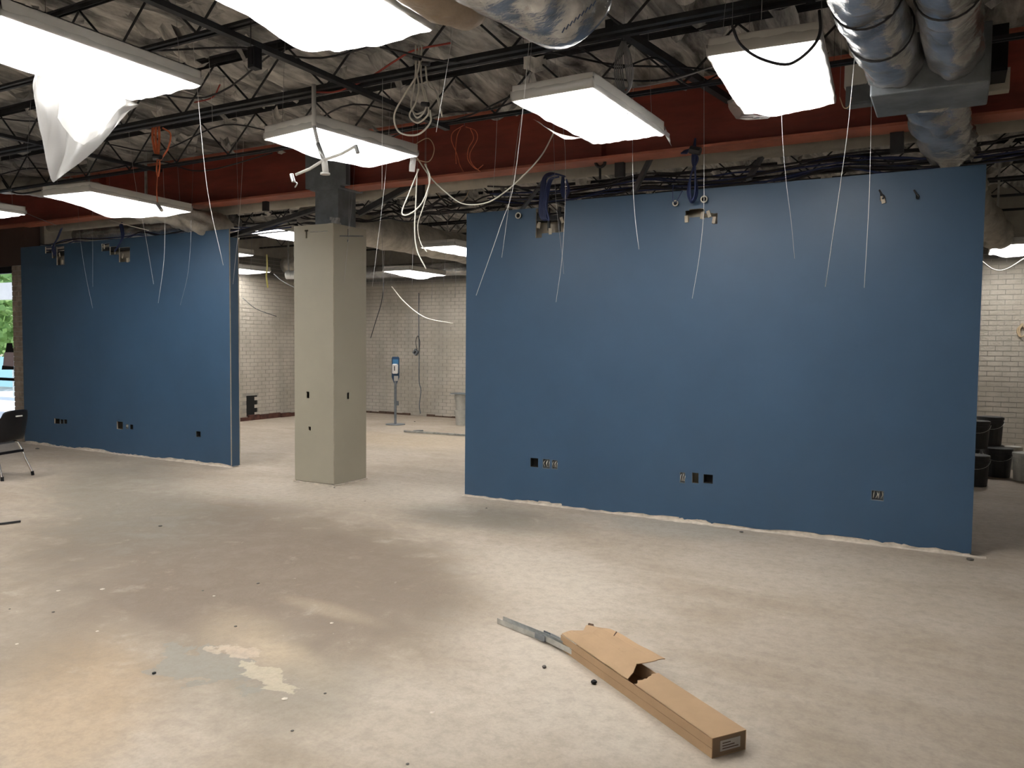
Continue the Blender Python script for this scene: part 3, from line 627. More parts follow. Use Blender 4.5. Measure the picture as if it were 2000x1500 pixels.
for (x, y, z) in ((-2.7, .5, 3.2), (-4.6, .4, 3.2), (-7.8, 2.7, 3.2), (-.6, -1.6, 3.2), (-7.8, -.2, 3.2), (-10.8, 1.5, 3.2), (-6.9, 12.7, 3.05), (-4.3, 9.6, 3.1)):  # unseen panels lighting the foreground; the back room pair is added to brighten it
    light(x, y, z, {(-2.7, .5): 'light panel out of view overhead', (-4.6, .4): 'light panel out of view overhead to the left', (-7.8, 2.7): 'light panel out of view beyond the upper left corner', (-.6, -1.6): 'light panel behind the viewpoint', (-7.8, -.2): 'light panel far left behind the viewpoint', (-10.8, 1.5): 'light panel out of view at far left', (-6.9, 12.7): 'added back room light panel, unseen behind the right blue wall, far', (-4.3, 9.6): 'added back room light panel, unseen behind the right blue wall, near'}[(x, y)])
# drooping sheet of the upper left panel
bpy.context.view_layer.update()
def sheet(parent, top, bot, wav=.03, nu=24, nv=18, name='drooping_sheet', bow=.0):
    T = spline(top, 8); Bt = spline(bot, 3)
    def pick(L_, u): q = u*(len(L_)-1); i = min(int(q), len(L_)-2); return L_[i].lerp(L_[i+1], q-i)
    def fn(u, v):
        p = pick(T, u).lerp(pick(Bt, u), v); k = wav*math.sin(v*PI*.9)
        return p + Vector((noise.noise(Vector((u*7, v*1.5, 3)))*k*2 - bow*math.sin(v*PI), noise.noise(Vector((u*6, v*2, 8)))*k, 0))
    o = MB().grid(fn, nu, nv).build(name, M_PLAS, None, smooth=True)
    o.parent = parent; o.matrix_parent_inverse = parent.matrix_world.inverted(); return o
sheet(LA, [atx(58, 112, -4.84), atx(120, 140, -4.84), atx(200, 172, -4.84), atx(270, 203, -4.84)], [atx(66, 190, -4.86), atx(84, 270, -4.88), atx(98, 348, -4.9), atx(112, 352, -4.9), atx(150, 322, -4.87), atx(215, 262, -4.86), atx(262, 206, -4.85)], .05)
sheet(LA, [atx(100, 130, -4.80), atx(180, 170, -4.80), atx(230, 190, -4.80)], [atx(112, 230, -4.76), atx(165, 283, -4.70), atx(235, 210, -4.78)], .03, bow=-.05)
sheet(LD, [aty(1425, 190, 5.6), aty(1470, 222, 5.62), aty(1500, 226, 5.62)], [aty(1420, 200, 5.66), aty(1440, 232, 5.66), aty(1500, 232, 5.66)], .03)
sheet(LC, [aty(1270, 240, 5.6), aty(1292, 246, 5.62), aty(1298, 262, 5.62)], [aty(1296, 240, 5.66), aty(1305, 262, 5.66), aty(1312, 286, 5.68)], .02, 8, 8, 'twisted_tail')
sheet(LE, [aty(800, 297, 5.35), aty(812, 300, 5.35)], [aty(799, 335, 5.4), aty(810, 336, 5.4)], .01, 6, 10, 'twisted_tail')
sheet(LC, [aty(1040, 232, 4.9), aty(1085, 258, 5.1), aty(1130, 270, 5.3)], [aty(1070, 252, 5.0), aty(1105, 272, 5.1), aty(1140, 268, 5.3)], .02, 12, 6)

# ------------------------------------------------------------------ hanger wires
WL = [  # (plane Y, pixel path, bright, where)
    (3.6, ((376, -40), (378, 90), (385, 170), (405, 370), (436, 518)), 1, 'bright hanger wire crossing beside the upper left light and ending on the left blue wall'),
    (6.2, ((477, 140), (476, 260), (468, 420), (455, 555)), 1, 'hanger wire ending at the right edge of the left blue wall'),
    (5.6, ((462, 250), (463, 330), (466, 420)), 0, 'thin wire close left of the wire at the left blue wall edge'),
    (4.6, ((747, 60), (747, 200), (746, 372)), 1, 'vertical wire dropping under the top light panel'),
    (5.6, ((767, 90), (760, 250), (750, 370), (727, 560)), 1, 'long wire passing the right edge of the tan column'),
    (3.8, ((893, -20), (880, 90), (852, 258)), 1, 'wire slanting right of the coiled white cable'),
    (4.0, ((1038, -20), (1032, 100), (1005, 350), (978, 440), (930, 577)), 1, 'long slanting wire across the big foil duct to the blue wall'),
    (6.1, ((1018, 230), (1012, 260), (998, 370), (980, 503)), 1, 'wire ending near the low corner of the right blue wall'),
    (6.3, ((1080, 240), (1083, 320), (1086, 395), (1098, 500), (1101, 535)), 0, 'wire passing the left end of the high cut-out'),
    (6.2, ((1100, 250), (1104, 300), (1104, 390), (1098, 500), (1086, 590)), 1, 'wire ending on the right blue wall below the left cut-out'),
    (6.0, ((1239, 110), (1236, 200), (1236, 340), (1240, 420), (1248, 487)), 1, 'wire through the middle light panel'),
    (6.2, ((1375, 220), (1375, 340), (1374, 420), (1366, 500), (1352, 583)), 1, 'wire passing the conduit ring in front of the middle cut-out'),
    (5.4, ((1526, -30), (1525, 60), (1527, 240), (1535, 350), (1545, 430), (1552, 505)), 0, 'faint wire below the right light panel'),
    (4.9, ((1670, 100), (1665, 160), (1655, 260), (1640, 370), (1612, 560)), 1, 'bright wire slanting down from the twin ducts'),
    (6.0, ((1702, 205), (1700, 300), (1697, 400), (1688, 562)), 1, 'bright wire hanging right of the slanting one by the ducts'),
    (5.2, ((250, 240), (256, 300), (268, 380), (284, 460), (300, 555)), 1, 'wire ending with a small hook on the left blue wall'),
    (6.3, ((320, 370), (322, 430), (320, 510), (309, 592)), 1, 'wire hanging right of the hooked one on the left blue wall'),
    (6.3, ((374, 420), (372, 480), (366, 540), (352, 596)), 0, 'faint wire right of centre on the left blue wall'),
    (6.3, ((152, 400), (156, 460), (166, 530), (181, 602)), 0, 'faint wire left of centre on the left blue wall'),
    (6.5, ((180, 410), (181, 480), (181, 560)), 0, 'very faint vertical wire on the left blue wall'),
    (6.0, ((695, 250), (691, 350), (684, 430), (672, 552)), 0, 'wire in front of the tan column slanting left'),
    (6.3, ((682, 330), (682, 400), (681, 448)), 0, 'short wire in front of the steel post'),
    (3.7, ((61, 185), (56, 260), (51, 335)), 0, 'faint wire left of the drooping sheet'),
    (4.4, ((412, 178), (414, 210), (415, 243)), 1, 'short wire stub right of the upper left light panel'),
    (6.2, ((972, 200), (968, 300), (963, 375)), 1, 'wire in front of the red beam left of the middle panel'),
    (4.2, ((1489, -30), (1488, 10), (1487, 38)), 1, 'short wire stub at the top edge of the view'),
    (8.6, ((746, 460), (748, 540), (749, 590)), 0, 'wire in the back room just right of the column'),
    (8.9, ((878, 380), (872, 470), (866, 560)), 0, 'wire in the back room left of the right blue wall'),
    (9.4, ((806, 380), (806, 480), (805, 560)), 0, 'wire in the back room under the coil of cable'),
    (9.4, ((494, 400), (492, 470), (489, 540)), 0, 'wire in the back room left of the yellow strap'),
    (9.9, ((560, 470), (562, 500), (567, 540)), 0, 'wire in the back room near the pipe end'),
    (12, ((844, 540), (844, 570), (843, 590)), 0, 'tiny wire against the far brick wall'),
    (12, ((890, 535), (890, 560), (889, 580)), 0, 'tiny wire by the right blue wall edge'),
]
for i, (Y, ps, br, lab) in enumerate(WL):
    P = pxs(Y, *ps); d = (P[0]-P[1]); top = P[0] + d*((4.12-P[0].z)/max(d.z, .05)) if P[0].z < 4.1 else P[0]
    if (top-P[0]).length > 2.5 or d.z < .05: top = Vector((P[0].x, P[0].y, 4.12))
    pts = [top]+P if (top-P[0]).length > .02 else P
    r = .0017 if br else .0013
    if Y > 8: r = .0028
    cable('hanger_wire', pts, r, M_WIRE if br else M_WIRE2, lab, 'wire', 'ceiling hanger wires left hanging', n=5, seg=5)

# ------------------------------------------------------------------ cables
def coil(Y, cx, cy, rx, ry, turns, jit, seed=0):
    rn = random.Random(seed); pts = []
    for k in range(turns*10):
        a = 2*PI*k/10+1.6; q = 1+rn.uniform(-jit, jit)
        p = aty(cx+rx*q*math.cos(a), cy+ry*q*math.sin(a), Y+.02*rn.uniform(-1, 1)+.01*k/10); pts.append(p)
    return pts
ch_ = empty('cable_bundle', aty(818, 90, 4.5)); tag(ch_, 'bundle of white cables coiled and hanging below the top light panel', 'cable')
for i, ps in enumerate((((812, 88), (812, 130), (818, 170), (812, 200), (800, 225), (815, 240), (835, 225), (836, 205), (828, 170)), ((818, 90), (816, 140), (790, 185), (770, 225), (780, 258), (815, 263), (840, 240), (840, 215)),
                         ((824, 88), (822, 140), (826, 175), (832, 210), (815, 230), (803, 210)), ((830, 120), (836, 165), (850, 180), (858, 205), (864, 228)), ((815, 100), (810, 160), (803, 205), (812, 222), (828, 218)), ((822, 165), (838, 160), (852, 180), (860, 205)))):
    cable('cable_strand', pxs(4.5+.01*i, *ps), .0065, M_CW, None, parent=ch_)
for (x, y) in ((815, 113), (832, 124), (831, 203)): MB().tube([aty(x-7, y, 4.47), aty(x+6, y+1, 4.47)], .016, 8).build('tape_band', M_CK, ch_)
c2 = empty('cable_coil', aty(1218, 90, 4.9)); tag(c2, 'oval coil of thin grey cable hanging below the foil bag duct', 'cable')
for i in range(5):
    cable('cable_loop', pxs(4.9+.012*i, (1215+i*2, 80), (1203+i*3, 110), (1201+i*4, 150), (1213+i*2, 180), (1228, 178-i*3), (1236-i*3, 150), (1232-i*3, 110), (1222-i, 84)), .004, M_WIRE2, None, parent=c2)
cable('cable_tail', pxs(4.95, (1222, 178), (1222, 200), (1226, 224)), .004, M_WIRE2, None, parent=c2)
c3 = empty('cable_coil', aty(905, 250, 6.4)); tag(c3, 'loose tangle of thin orange tan wire in front of the red beam', 'cable')
for i, ps in enumerate((((905, 245), (885, 258), (882, 275), (892, 300), (898, 322), (905, 335)), ((910, 248), (928, 255), (932, 272), (918, 300), (922, 320), (938, 335)), ((900, 250), (893, 265), (890, 290), (891, 320)), ((918, 250), (925, 270), (915, 290), (914, 312), (930, 330), (944, 322)))):
    cable('wire_loop', pxs(6.4, *ps), .0035, M_CO, None, parent=c3)
# orange bundle, left
ob = empty('orange_cord_bundle', aty(307, 240, 4.9)); tag(ob, 'tied bundle of orange cords hanging with a cord and grey plug at left', 'cord')
for i, ps in enumerate((((300, 235), (298, 270), (305, 305)), ((305, 235), (304, 270), (308, 305)), ((310, 237), (311, 270), (309, 305)), ((318, 250), (333, 262), (328, 290), (314, 312)), ((297, 250), (300, 290), (307, 306)), ((308, 306), (306, 330), (308, 345)), ((311, 308), (312, 325), (309, 345)))):
    cable('cord_strand', pxs(4.9, *ps), .012 if i < 3 else .008, M_CO, None, parent=ob)
MB().tube([aty(301, 305, 4.87), aty(314, 307, 4.87)], .022, 8).build('tie_band', M_CK, ob)
cable('cord', pxs(4.9, (308, 340), (306, 372), (308, 402)), .0055, M_CO, None, parent=ob)
MB().tube([aty(307, 398, 4.9), aty(316, 411, 4.88)], .017, 10).build('plug', M_GALV, ob)
# swags
M_ = [('white_cable', 4.3, ((270, 103), (320, 98), (370, 73), (412, 45)), .005, M_WIRE2, 'thin pale cable looping from the upper left light to the joist'),
      ('red_cable', 4.7, ((380, 200), (415, 190), (430, 165)), .006, M_CR, 'short red cable right of the upper left light'),
      ('red_cable', 4.6, ((615, 180), (660, 178), (720, 152), (770, 120), (810, 98), (880, 84)), .007, M_CR, 'red cable sagging under the joist towards the foil bag duct'),
      ('grey_cable', 5.2, ((1150, 168), (1210, 173), (1290, 162), (1380, 135), (1462, 106)), .005, M_WIRE2, 'long grey cable sagging towards the right light panel'),
      ('black_hose', 4.2, ((1430, 50), (1445, 85), (1480, 112), (1530, 126), (1560, 116), (1590, 88), (1602, 60), (1600, 20)), .008, M_CK, 'black cable loop hanging in front of the right light panel'),
      ('white_cable', 5.9, ((1082, 258), (1060, 300), (1030, 335), (990, 372), (950, 396), (905, 398), (870, 375), (840, 345), (812, 305)), .006, M_CW, 'long cream cable swagged from the middle panel to the one above the column'),
      ('tan_cable', 5.7, ((806, 285), (835, 270), (848, 290), (838, 315), (812, 312)), .004, M_CT, 'thin tan wire loop at the right corner of the panel above the column'),
      ('white_cable', 5.6, ((818, 330), (800, 375), (785, 415), (800, 418), (825, 395), (840, 350), (830, 320)), .006, M_CW, 'cream cable forming a pointed loop right of the column'),
      ('white_cable', 5.7, ((815, 330), (812, 400), (810, 450), (815, 490), (832, 525)), .006, M_CW, 'cream cable dropping right of the column to the back room light'),
      ('white_cable', 5.75, ((832, 320), (838, 360), (828, 400), (816, 440), (822, 475), (834, 492)), .005, M_CW, 'second cream cable dropping beside the first one right of the column'),
      ('white_cable', 7.6, ((850, 310), (845, 360), (870, 392), (905, 390), (918, 365)), .004, M_CT, 'thin tan cable swag behind the cream cable'),
      ('white_cable', 12.8, ((765, 560), (790, 590), (830, 620), (885, 632)), .011, M_CW, 'pale cable curving down across the far brick wall'),
      ('black_cable', 9.6, ((750, 550), (745, 590), (733, 630), (724, 660)), .006, M_CK, 'black cable dangling right of the column'),
      ('black_cable', 10.4, ((474, 582), (500, 603), (540, 618)), .006, M_CK, 'thin dark cable on the side wall left of the column'),
      ('grey_cable', 10.5, ((535, 535), (550, 548), (576, 562)), .008, M_WIRE2, 'grey cable under the pipe end left of the column'),
      ('white_cable', 12.6, ((1915, 508), (1940, 526), (1965, 526), (2000, 505)), .009, M_CW, 'white cable swag under the back room light at the right edge'),
      ('tan_cable', 5.9, ((1640, 190), (1648, 210), (1658, 208), (1664, 190)), .004, M_CT, 'tiny tan wire hook left of the twin ducts'),
      ('black_hose', 5.9, ((5, 352), (20, 372), (45, 378), (90, 370)), .012, M_CK, 'black hose curving along the pale flex duct at the left edge'),
      ('grey_cable', 6.4, ((215, 430), (250, 440), (290, 450)), .005, M_CW, 'pale cord across the top of the left blue wall'),
      ('white_cable', 6.3, ((0, 395), (20, 400), (60, 420), (110, 440)), .004, M_WIRE2, 'thin cord below the light panel at the left edge')]
def tie(o, p, z1=4.12, r=.0013, name='tie_wire'):
    return MB().tube([p, (p.x+.004, p.y, z1)], r, 5).build(name, M_WIRE2, o)
for nm, Y, ps, r, m, lab in M_:
    P = pxs(Y, *ps); o = cable(nm, P, r, m, lab); tie(o, P[0] if P[0].z > P[-1].z else P[-1])
tie(ob, aty(306, 236, 4.9)); tie(c2, aty(1218, 82, 4.92)); tie(ch_, aty(818, 90, 4.5)); tie(c3, aty(907, 246, 6.4))
# data cable trunk over the right wall: navy cables side by side plus loops
def run(x0, x1, Y, z, lab, seed, m, r=.009, wob=.05):
    rn = random.Random(seed); n = 16; pts = []
    for k in range(n+1): pts.append((x0+(x1-x0)*k/n, Y+rn.uniform(-.02, .02), z+rn.uniform(-wob, wob)*.6 - .05*math.sin(PI*((k % 4)/4))))
    cable('data_cable', pts, r, m, lab, 'cable', 'navy and black data cables above the right blue wall', n=4)
for i in range(9): run(-4.3, 2.5, 7.2+.04*(i % 4), 3.08+.018*i, 'dark data cable lying in the bundle behind the right blue wall top', i, M_CB if i % 2 else M_CK)
for i in range(6): run(-13, -7.2, 7.25+.05*(i % 3), 2.99+.03*i, 'dark data cable lying in the bundle behind the left blue wall top', 20+i, M_CB if i % 2 else M_CK)
for i in range(6): run(-7.1, -4.3, 7.3+.05*(i % 3), 3.05+.03*i, 'dark data cable in the bundle crossing behind the column', 40+i, M_CK)
lp = empty('cable_loop_bundle', aty(1065, 350, 6.9)); tag(lp, 'thick bundle of navy cable looped over the low corner of the right blue wall', 'cable')
for i in range(7): cable('cable_strand', pxs(6.87-.01*i, (1105-i*3, 345-i), (1075, 338+i), (1060+i, 350), (1055+i*2, 385), (1054+i*2, 420), (1066+i, 428), (1070-i, 385), (1078-i, 352), (1092, 345)), .008, M_CB, None, parent=lp)
lp = empty('cable_loop_bundle', aty(1355, 300, 6.9)); tag(lp, 'long navy cable loop hanging over the wall top above the middle cut-out', 'cable')
for i in range(6): cable('cable_strand', pxs(6.90-.01*i, (1330+i*2, 300), (1350, 288+i), (1358+i, 310), (1350, 340), (1343+i, 375), (1351, 396-i), (1362-i, 378), (1358, 340), (1352+i, 310), (1358, 270)), .008, M_CB, None, parent=lp)
cable('cord', pxs(6.9, (1315, 360), (1314, 385), (1319, 396), (1333, 372)), .004, M_CB, None, parent=lp)
MB().tube([aty(1348, 292, 6.85), aty(1368, 296, 6.85)], .035, 8).build('tie_band', M_CK, lp)
lp = empty('cable_loop_bundle', aty(1100, 350, 6.9)); tag(lp, 'smaller navy cable loop right beside the step in the wall top', 'cable')
for i in range(4): cable('cable_strand', pxs(6.92-.01*i, (1098+i, 345), (1096+i*2, 375), (1104, 388-i), (1112-i, 370), (1106, 350)), .007, M_CB, None, parent=lp)
for (pp, lab) in ((((120, 450), (112, 470), (104, 485), (108, 500)), 'navy cable bundle hanging into the left cut-out of the left blue wall'), (((236, 440), (240, 465), (232, 482), (226, 492)), 'navy cable bundle hanging into the larger cut-out of the left blue wall')):
    lp = empty('cable_loop_bundle', aty(*pp[0], 6.9)); tag(lp, lab, 'cable')
    for i in range(5): cable('cable_strand', [p+Vector((.012*(i-2), -.008*(i % 2), .01*i)) for p in pxs(6.92, *pp)], .008, M_CB, None, parent=lp)
# U-shaped beam clamp
t = empty('u_bracket', aty(1172, 300, 7.0)); tag(t, 'small dark U-shaped bracket below the beam under the middle light panel', 'bracket')
MB().tube(spline(pxs(7.0, (1164, 308), (1164, 320), (1172, 326), (1181, 320), (1180, 304)), 5), .016, 8).build('clamp', M_DARK, t, smooth=True)
MB().tube(pxs(7.02, (1172, 326), (1172, 350)), .012, 8).build('stem', M_DARK, t)
for (x, y, lab) in ((1722, 379, 'small dark bracket stub poking from the wall hole near the duct'), (1790, 379, 'small dark hook in the last high hole of the right blue wall')):
    cable('bracket_stub', pxs(6.95, (x-5, y-8), (x, y), (x+4, y+4), (x+2, y+10)), .007, M_DARK, lab, 'bracket')
# ------------------------------------------------------------------ projector mount
pm = empty('projector_mount', aty(633, 330, 4.4)); tag(pm, 'white projector ceiling mount with three arms in front of the lit panel above the column', 'mount')
MY = 4.25
MB().tube([aty(613, 165, MY), aty(613, 240, MY), aty(614, 246, MY)], .016, 12).build('ceiling_pole', M_WHITE, pm, smooth=True)
MB().tube(pxs(MY, (612, 240), (620, 275), (624, 290)), .013, 12).build('arm_pole', M_WHITE, pm, smooth=True)
MB().tube(pxs(MY, (621, 280), (634, 315)), .016, 12).build('swivel_pole', M_GALV, pm, smooth=True)
p = aty(635, 336, MY); MB().cyl(p-Vector((0, 0, .018)), .034, .012, 20).build('base_disc', M_WHITE, pm)
MB().tube(pxs(MY, (633, 312), (636, 336)), .022, 12).build('swivel_hub', M_WHITE, pm, smooth=True)
for ps in (((630, 314), (605, 330), (578, 341)), ((634, 312), (668, 300), (695, 285))): MB().tube(pxs(MY-.02, *ps), .010, 10).build('arm', M_WHITE, pm, smooth=True)
for (x, y) in ((573, 345), (699, 289)):
    c = aty(x, y, MY-.02); MB().tube([c-Vector((.02, 0, -.02)), c+Vector((.0, 0, -.035))], .014, 8).build('hook_clamp', M_GALV, pm)
MB().tube(spline(pxs(MY-.02, (572, 340), (570, 352), (580, 358), (576, 366)), 4), .005, 6).build('claw', M_GALV, pm)

# ------------------------------------------------------------------ far room items
sb = Vector((-9.48, 12.39, 0)); sz = empty('sanitizer_stand', sb); tag(sz, 'hand sanitizer stand with blue top and white dispenser before the far brick wall', 'sanitizer stand')
Ms = Matrix.Translation(sb) @ Matrix.Rotation(math.radians(24), 4, 'Z')
MB().cyl(sb, .19, .012, 28).build('base_plate', M_POST, sz)
MB().box((-.02, -.02, .01), (.02, .02, .86), Ms).build('pole', M_POST, sz)
MB().add([Ms @ Vector(v) for v in ((-.025, 0, .8), (.025, 0, .8), (.075, 0, .93), (.075, 0, 1.30), (.06, 0, 1.33), (-.06, 0, 1.33), (-.075, 0, 1.30), (-.075, 0, .93), (-.025, .012, .8), (.025, .012, .8), (.075, .012, .93), (.075, .012, 1.30), (.06, .012, 1.33), (-.06, .012, 1.33), (-.075, .012, 1.30), (-.075, .012, .93))],
          [tuple(range(8)), tuple(range(15, 7, -1))] + [(i, 8+i, 8+(i+1) % 8, (i+1) % 8) for i in range(8)]).build('back_plate', mat('navy_plate', (.02, .06, .13), .5), sz)
MB().box((-.055, -.006, 1.19), (.055, -.001, 1.28), Ms).build('blue_sign', mat('blue_print', (.05, .19, .38), .5), sz)
MB().box((-.045, -.11, 1.0), (.06, -.005, 1.19), Ms).build('dispenser', mat('white_plastic', (.75, .72, .70), .4), sz, bevel=.02)
MB().box((.0, -.114, 1.06), (.016, -.109, 1.15), Ms).build('level_window', M_BLACK, sz)
MB().box((-.01, -.08, .86), (.07, -.07, .96), Ms).build('drip_tray', M_PAPER, sz)

def bucket(x, y, z, r, h, m, lab, lid=True, grp='plastic buckets'):
    t = bpy.data.objects.new('bucket', None); C.objects.link(t); t.location = (x, y, z); PINV[t.name] = Matrix(); tag(t, lab, 'bucket', grp)
    b = MB(); n = 28; prof = [(r*.86, 0), (r*.88, .01), (r*.97, h*.78), (r*1.04, h*.785), (r*1.04, h*.82), (r*.985, h*.825), (r*.985, h*.9), (r*1.04, h*.905), (r*1.04, h*.95), (r, h*.95)]
    vs = [Vector((math.cos(2*PI*k/n)*q, math.sin(2*PI*k/n)*q, zz)) for q, zz in prof for k in range(n)]
    b.add(vs, [(i*n+k, i*n+(k+1) % n, (i+1)*n+(k+1) % n, (i+1)*n+k) for i in range(len(prof)-1) for k in range(n)] + [tuple(range(n))[::-1]]); b.build('pail', m, t)
    l = MB().cyl((0, 0, h*.95), r*1.03, h*.04, 28); l.cyl((0, 0, h*.99), r*.93, .004, 28); l.build('lid', m, t)
    pts = [Vector((math.cos(a)*r*1.05, -.02-math.sin(a)*.02-r*.2, h*.86-abs(math.sin(a))*h*.28)) for a in [PI*k/12 for k in range(13)]]
    pts = [Vector((p.x, -math.sqrt(max(0, (r*1.07)**2-p.x**2)), p.z)) for p in pts]; MB().tube(pts, .003, 5).build('handle', M_GALV, t)
    return t
def at0(px, py): p = atz(px, py, 0); return p.x, p.y
x, y = at0(1947, 930); bucket(x, y, 0, .16, .36, M_BUCKET, 'charcoal bucket in front, under the stacked one, right of the blue wall')
p = aty(1936, 877, y+.05); bucket(x-.07, y+.32, .0, .15, .36, M_BUCKET, 'charcoal bucket on the floor behind the front one, right of the blue wall'); bucket(x-.08, y+.34, .362, .15, .36, M_BUCKET, 'charcoal bucket topmost of the stack right of the blue wall')
x2, y2 = at0(1908, 948); bucket(x2-.03, y2, 0, .15, .36, M_BUCKET, 'charcoal bucket half hidden by the end of the blue wall'); bucket(x2-.12, y2+.62, .0, .15, .36, M_BUCKET, 'charcoal bucket on the floor behind the half hidden one'); bucket(x2-.01, y2+.73, .362, .15, .34, M_BUCKET, 'upper charcoal bucket against the end of the blue wall')
x3, y3 = at0(1996, 938); bucket(x3+.03, y3, 0, .14, .34, M_BUCKW, 'grey white bucket at the right edge of the view')
x4, y4 = at0(1972, 925); bucket(x4+.06, y4+.5, 0, .10, .30, M_BUCKW, 'small off-white pail between the dark buckets')
x5, y5 = at0(903, 830)
for k in range(2): bucket(x5+.02, y5, k*.30, .165, .30, M_BUCKW, ['off-white bucket at the bottom of the stack left of the right blue wall', 'off-white bucket on top of the stack left of the right blue wall'][k])
tag(MB().box((x5-.2, y5-.16, .602), (x5+.2, y5+.2, .618)).build('board_offcut', M_GALV), 'flat grey board lying on the stacked off-white buckets', 'board')
tag(MB().box((x5-.15, y5-.2, .62), (x5+.3, y5+.1, .632)).build('board_offcut', M_POST), 'thin dark board lying on top of the grey one', 'board')
p0 = atz(790, 842, .02); p1 = atz(915, 850, .02); member('floor_pipe', [p0, p1], .05, .03, 'long thin metal pipe lying on the floor of the back room', 'pipe', M_GALV)
p0 = atz(808, 841.5, .01); p1 = atz(826, 841, .01); member('floor_offcut', [p0, p1], .06, .02, 'short offcut beside the long pipe in the back room', 'debris', M_POST)
jb = empty('junction_box', aty(812, 688, YB-.05)); tag(jb, 'grey junction box dangling tilted from a wire on the far brick wall', 'box')
c = aty(812, 688, YB-.06); Mj = Matrix.Translation(c) @ Matrix.Rotation(math.radians(38), 4, 'Y')
MB().box((-.055, -.03, -.055), (.055, .03, .055), Mj).build('body', M_POST, jb, bevel=.004); MB().box((-.02, -.034, -.03), (.02, -.03, .03), Mj).build('cover', M_BLACK, jb)
cable('wire', pxs(YB-.04, (815, 684), (812, 668), (816, 656), (820, 668), (818, 688)), .006, M_CK, None, parent=jb)
cable('wall_wire', pxs(YB-.02, (818, 572), (818, 640), (818.5, 700), (818.5, 745), (822, 762), (819, 790), (821, 808)), .010, M_POST, 'dark wire running down the far brick wall to the floor', 'cable')
bxpx('wall_outlet', 773, 783, 778, 792, YB-.02, .015, M_POST, 'small grey outlet low on the far wall behind the sanitizer stand', 'outlet')
ys = MB()
P = pxs(9.5, (521, 497), (522, 520), (520, 540), (523, 562)); b = MB()
for a, c in zip(P, P[1:]): ys.bar(a, c, .03, .006, up=Vector((0, 1, 0)))
yo = tag(ys.build('yellow_strap', M_YEL), 'yellow strap hanging by the lights left of the column', 'strap'); tie(yo, P[0])
st2 = MB(); c = aty(495, 738, 0) if False else None
wcoil = empty('wire_coil', (1.1, YB-.05, 1.6)); tag(wcoil, 'small pale coil of wire on the back wall at the right edge', 'cable')
for i in range(4): cable('wire_loop', pxs(YB-.04, (1996+i, 632), (1986+i*2, 645), (1992+i, 658), (2003, 650), (1998+i, 636)), .007, M_CT, None, parent=wcoil)

# ------------------------------------------------------------------ stacking chair at the left edge
chx, chy = -9.60, 5.06
chr_ = bpy.data.objects.new('stacking_chair', None); C.objects.link(chr_); chr_.location = (chx, chy, 0); chr_.rotation_euler = (0, 0, math.radians(107)); PINV[chr_.name] = Matrix()
tag(chr_, 'black plastic school chair with chrome legs cut by the left edge', 'chair')
def shell(u, v, off=0):
    # v 0..1 from the front lip of the seat up to the top of the back; u across
    U = (u-.5)*2; w = .215 if v < .45 else .215-.02*(v-.45)/.55
    if v < .45: y = .22-.40*(v/.45); z = .43 + .02*(1-v/.45)*0 - .02*math.sin(v/.45*PI) + .03*(abs(U)**2.5)
    else:
        t = (v-.45)/.55; y = -.18-.02-.10*t+.035*math.sin(t*PI)*0; z = .43+.36*t; y += .05*(abs(U)**2)
        if t < .15: y += .02*(1-t/.15)
    cr = (1-.12*max(0, v-.85)/.15*abs(U)**3)
    return Vector((U*w*cr, y, z - (.03*abs(U)**4 if v > .9 else 0)))
b = MB(); b.grid(lambda u, v: shell(u, v), 14, 22)
so_ = b.build('seat_shell', M_BLACK, chr_, smooth=True); sm_ = so_.modifiers.new('s', 'SOLIDIFY'); sm_.thickness = .012
MB().box((-.045, -.302, .712), (.045, -.288, .728)).build('handle_slot', M_WHITE, chr_, bevel=.004)
M_CHR = mat('chrome', (.62, .60, .58), .2, 1)
for s in (-1, 1):
    for f, (y0, y1) in enumerate(((-.12, -.26), (.14, .24))):
        MB().tube(spline([(s*.12, y0*.6, .405), (s*.155, y0, .39), (s*.185, (y0+y1)/2, .2), (s*.215, y1, .02)], 6), .0115, 10).build('leg', M_CHR, chr_, smooth=True)
        MB().tube([(s*.215, y1, 0), (s*.21, y1*.985, .05)], .017, 10).build('foot_cap', M_BLACK, chr_)
for y in (-.17,): MB().bar((-.175, y, .30), (.175, y, .30), .02, .03).build('crossbar', M_BLACK, chr_)
MB().bar((-.12, -.05, .405), (.12, -.05, .405), .12, .02).build('seat_bracket', M_POST, chr_)

# ------------------------------------------------------------------ cardboard box with metal track in the foreground
A = atz(1390, 1482, 0); Bp = atz(1470, 1464, 0); Fp = atz(1095, 1268, 0)
ax = (Fp-A); LNG = ax.length; ax.normalize(); ac = Vector((-ax.y, ax.x, 0)); ac = ac if ac.dot(Bp-A) > 0 else -ac
BW = .17; BHH = .078
def bx_(u, v, z): return A + ax*u + ac*v + Vector((0, 0, z))
cb = empty('cardboard_carton', A); tag(cb, 'long cardboard carton with torn open top lying in the foreground', 'box')
def slab(u0, u1, v0, v1, z0, z1): 
    vs = [bx_(u, v, z) for z in (z0, z1) for u, v in ((u0, v0), (u1, v0), (u1, v1), (u0, v1))]
    return vs, [(0, 1, 2, 3), (7, 6, 5, 4), (0, 4, 5, 1), (1, 5, 6, 2), (2, 6, 7, 3), (3, 7, 4, 0)]
e = .004; TL = .60
MB().add(*slab(0, LNG, 0, BW, .001, .004)).build('bottom', M_CARD, cb)
MB().add(*slab(0, LNG, 0, e, .004, BHH)).build('side', M_CARD, cb); MB().add(*slab(0, LNG*.93, BW-e, BW, .004, BHH)).build('side', M_CARD, cb)
MB().add(*slab(0, .005, e, BW-e, .004, BHH-.001)).build('end_flap', mat('shaded_end', (.24, .17, .11), .85), cb)  # end face coloured darker than the other sides to carry its shade
tp = MB(); n = 14; vs = []
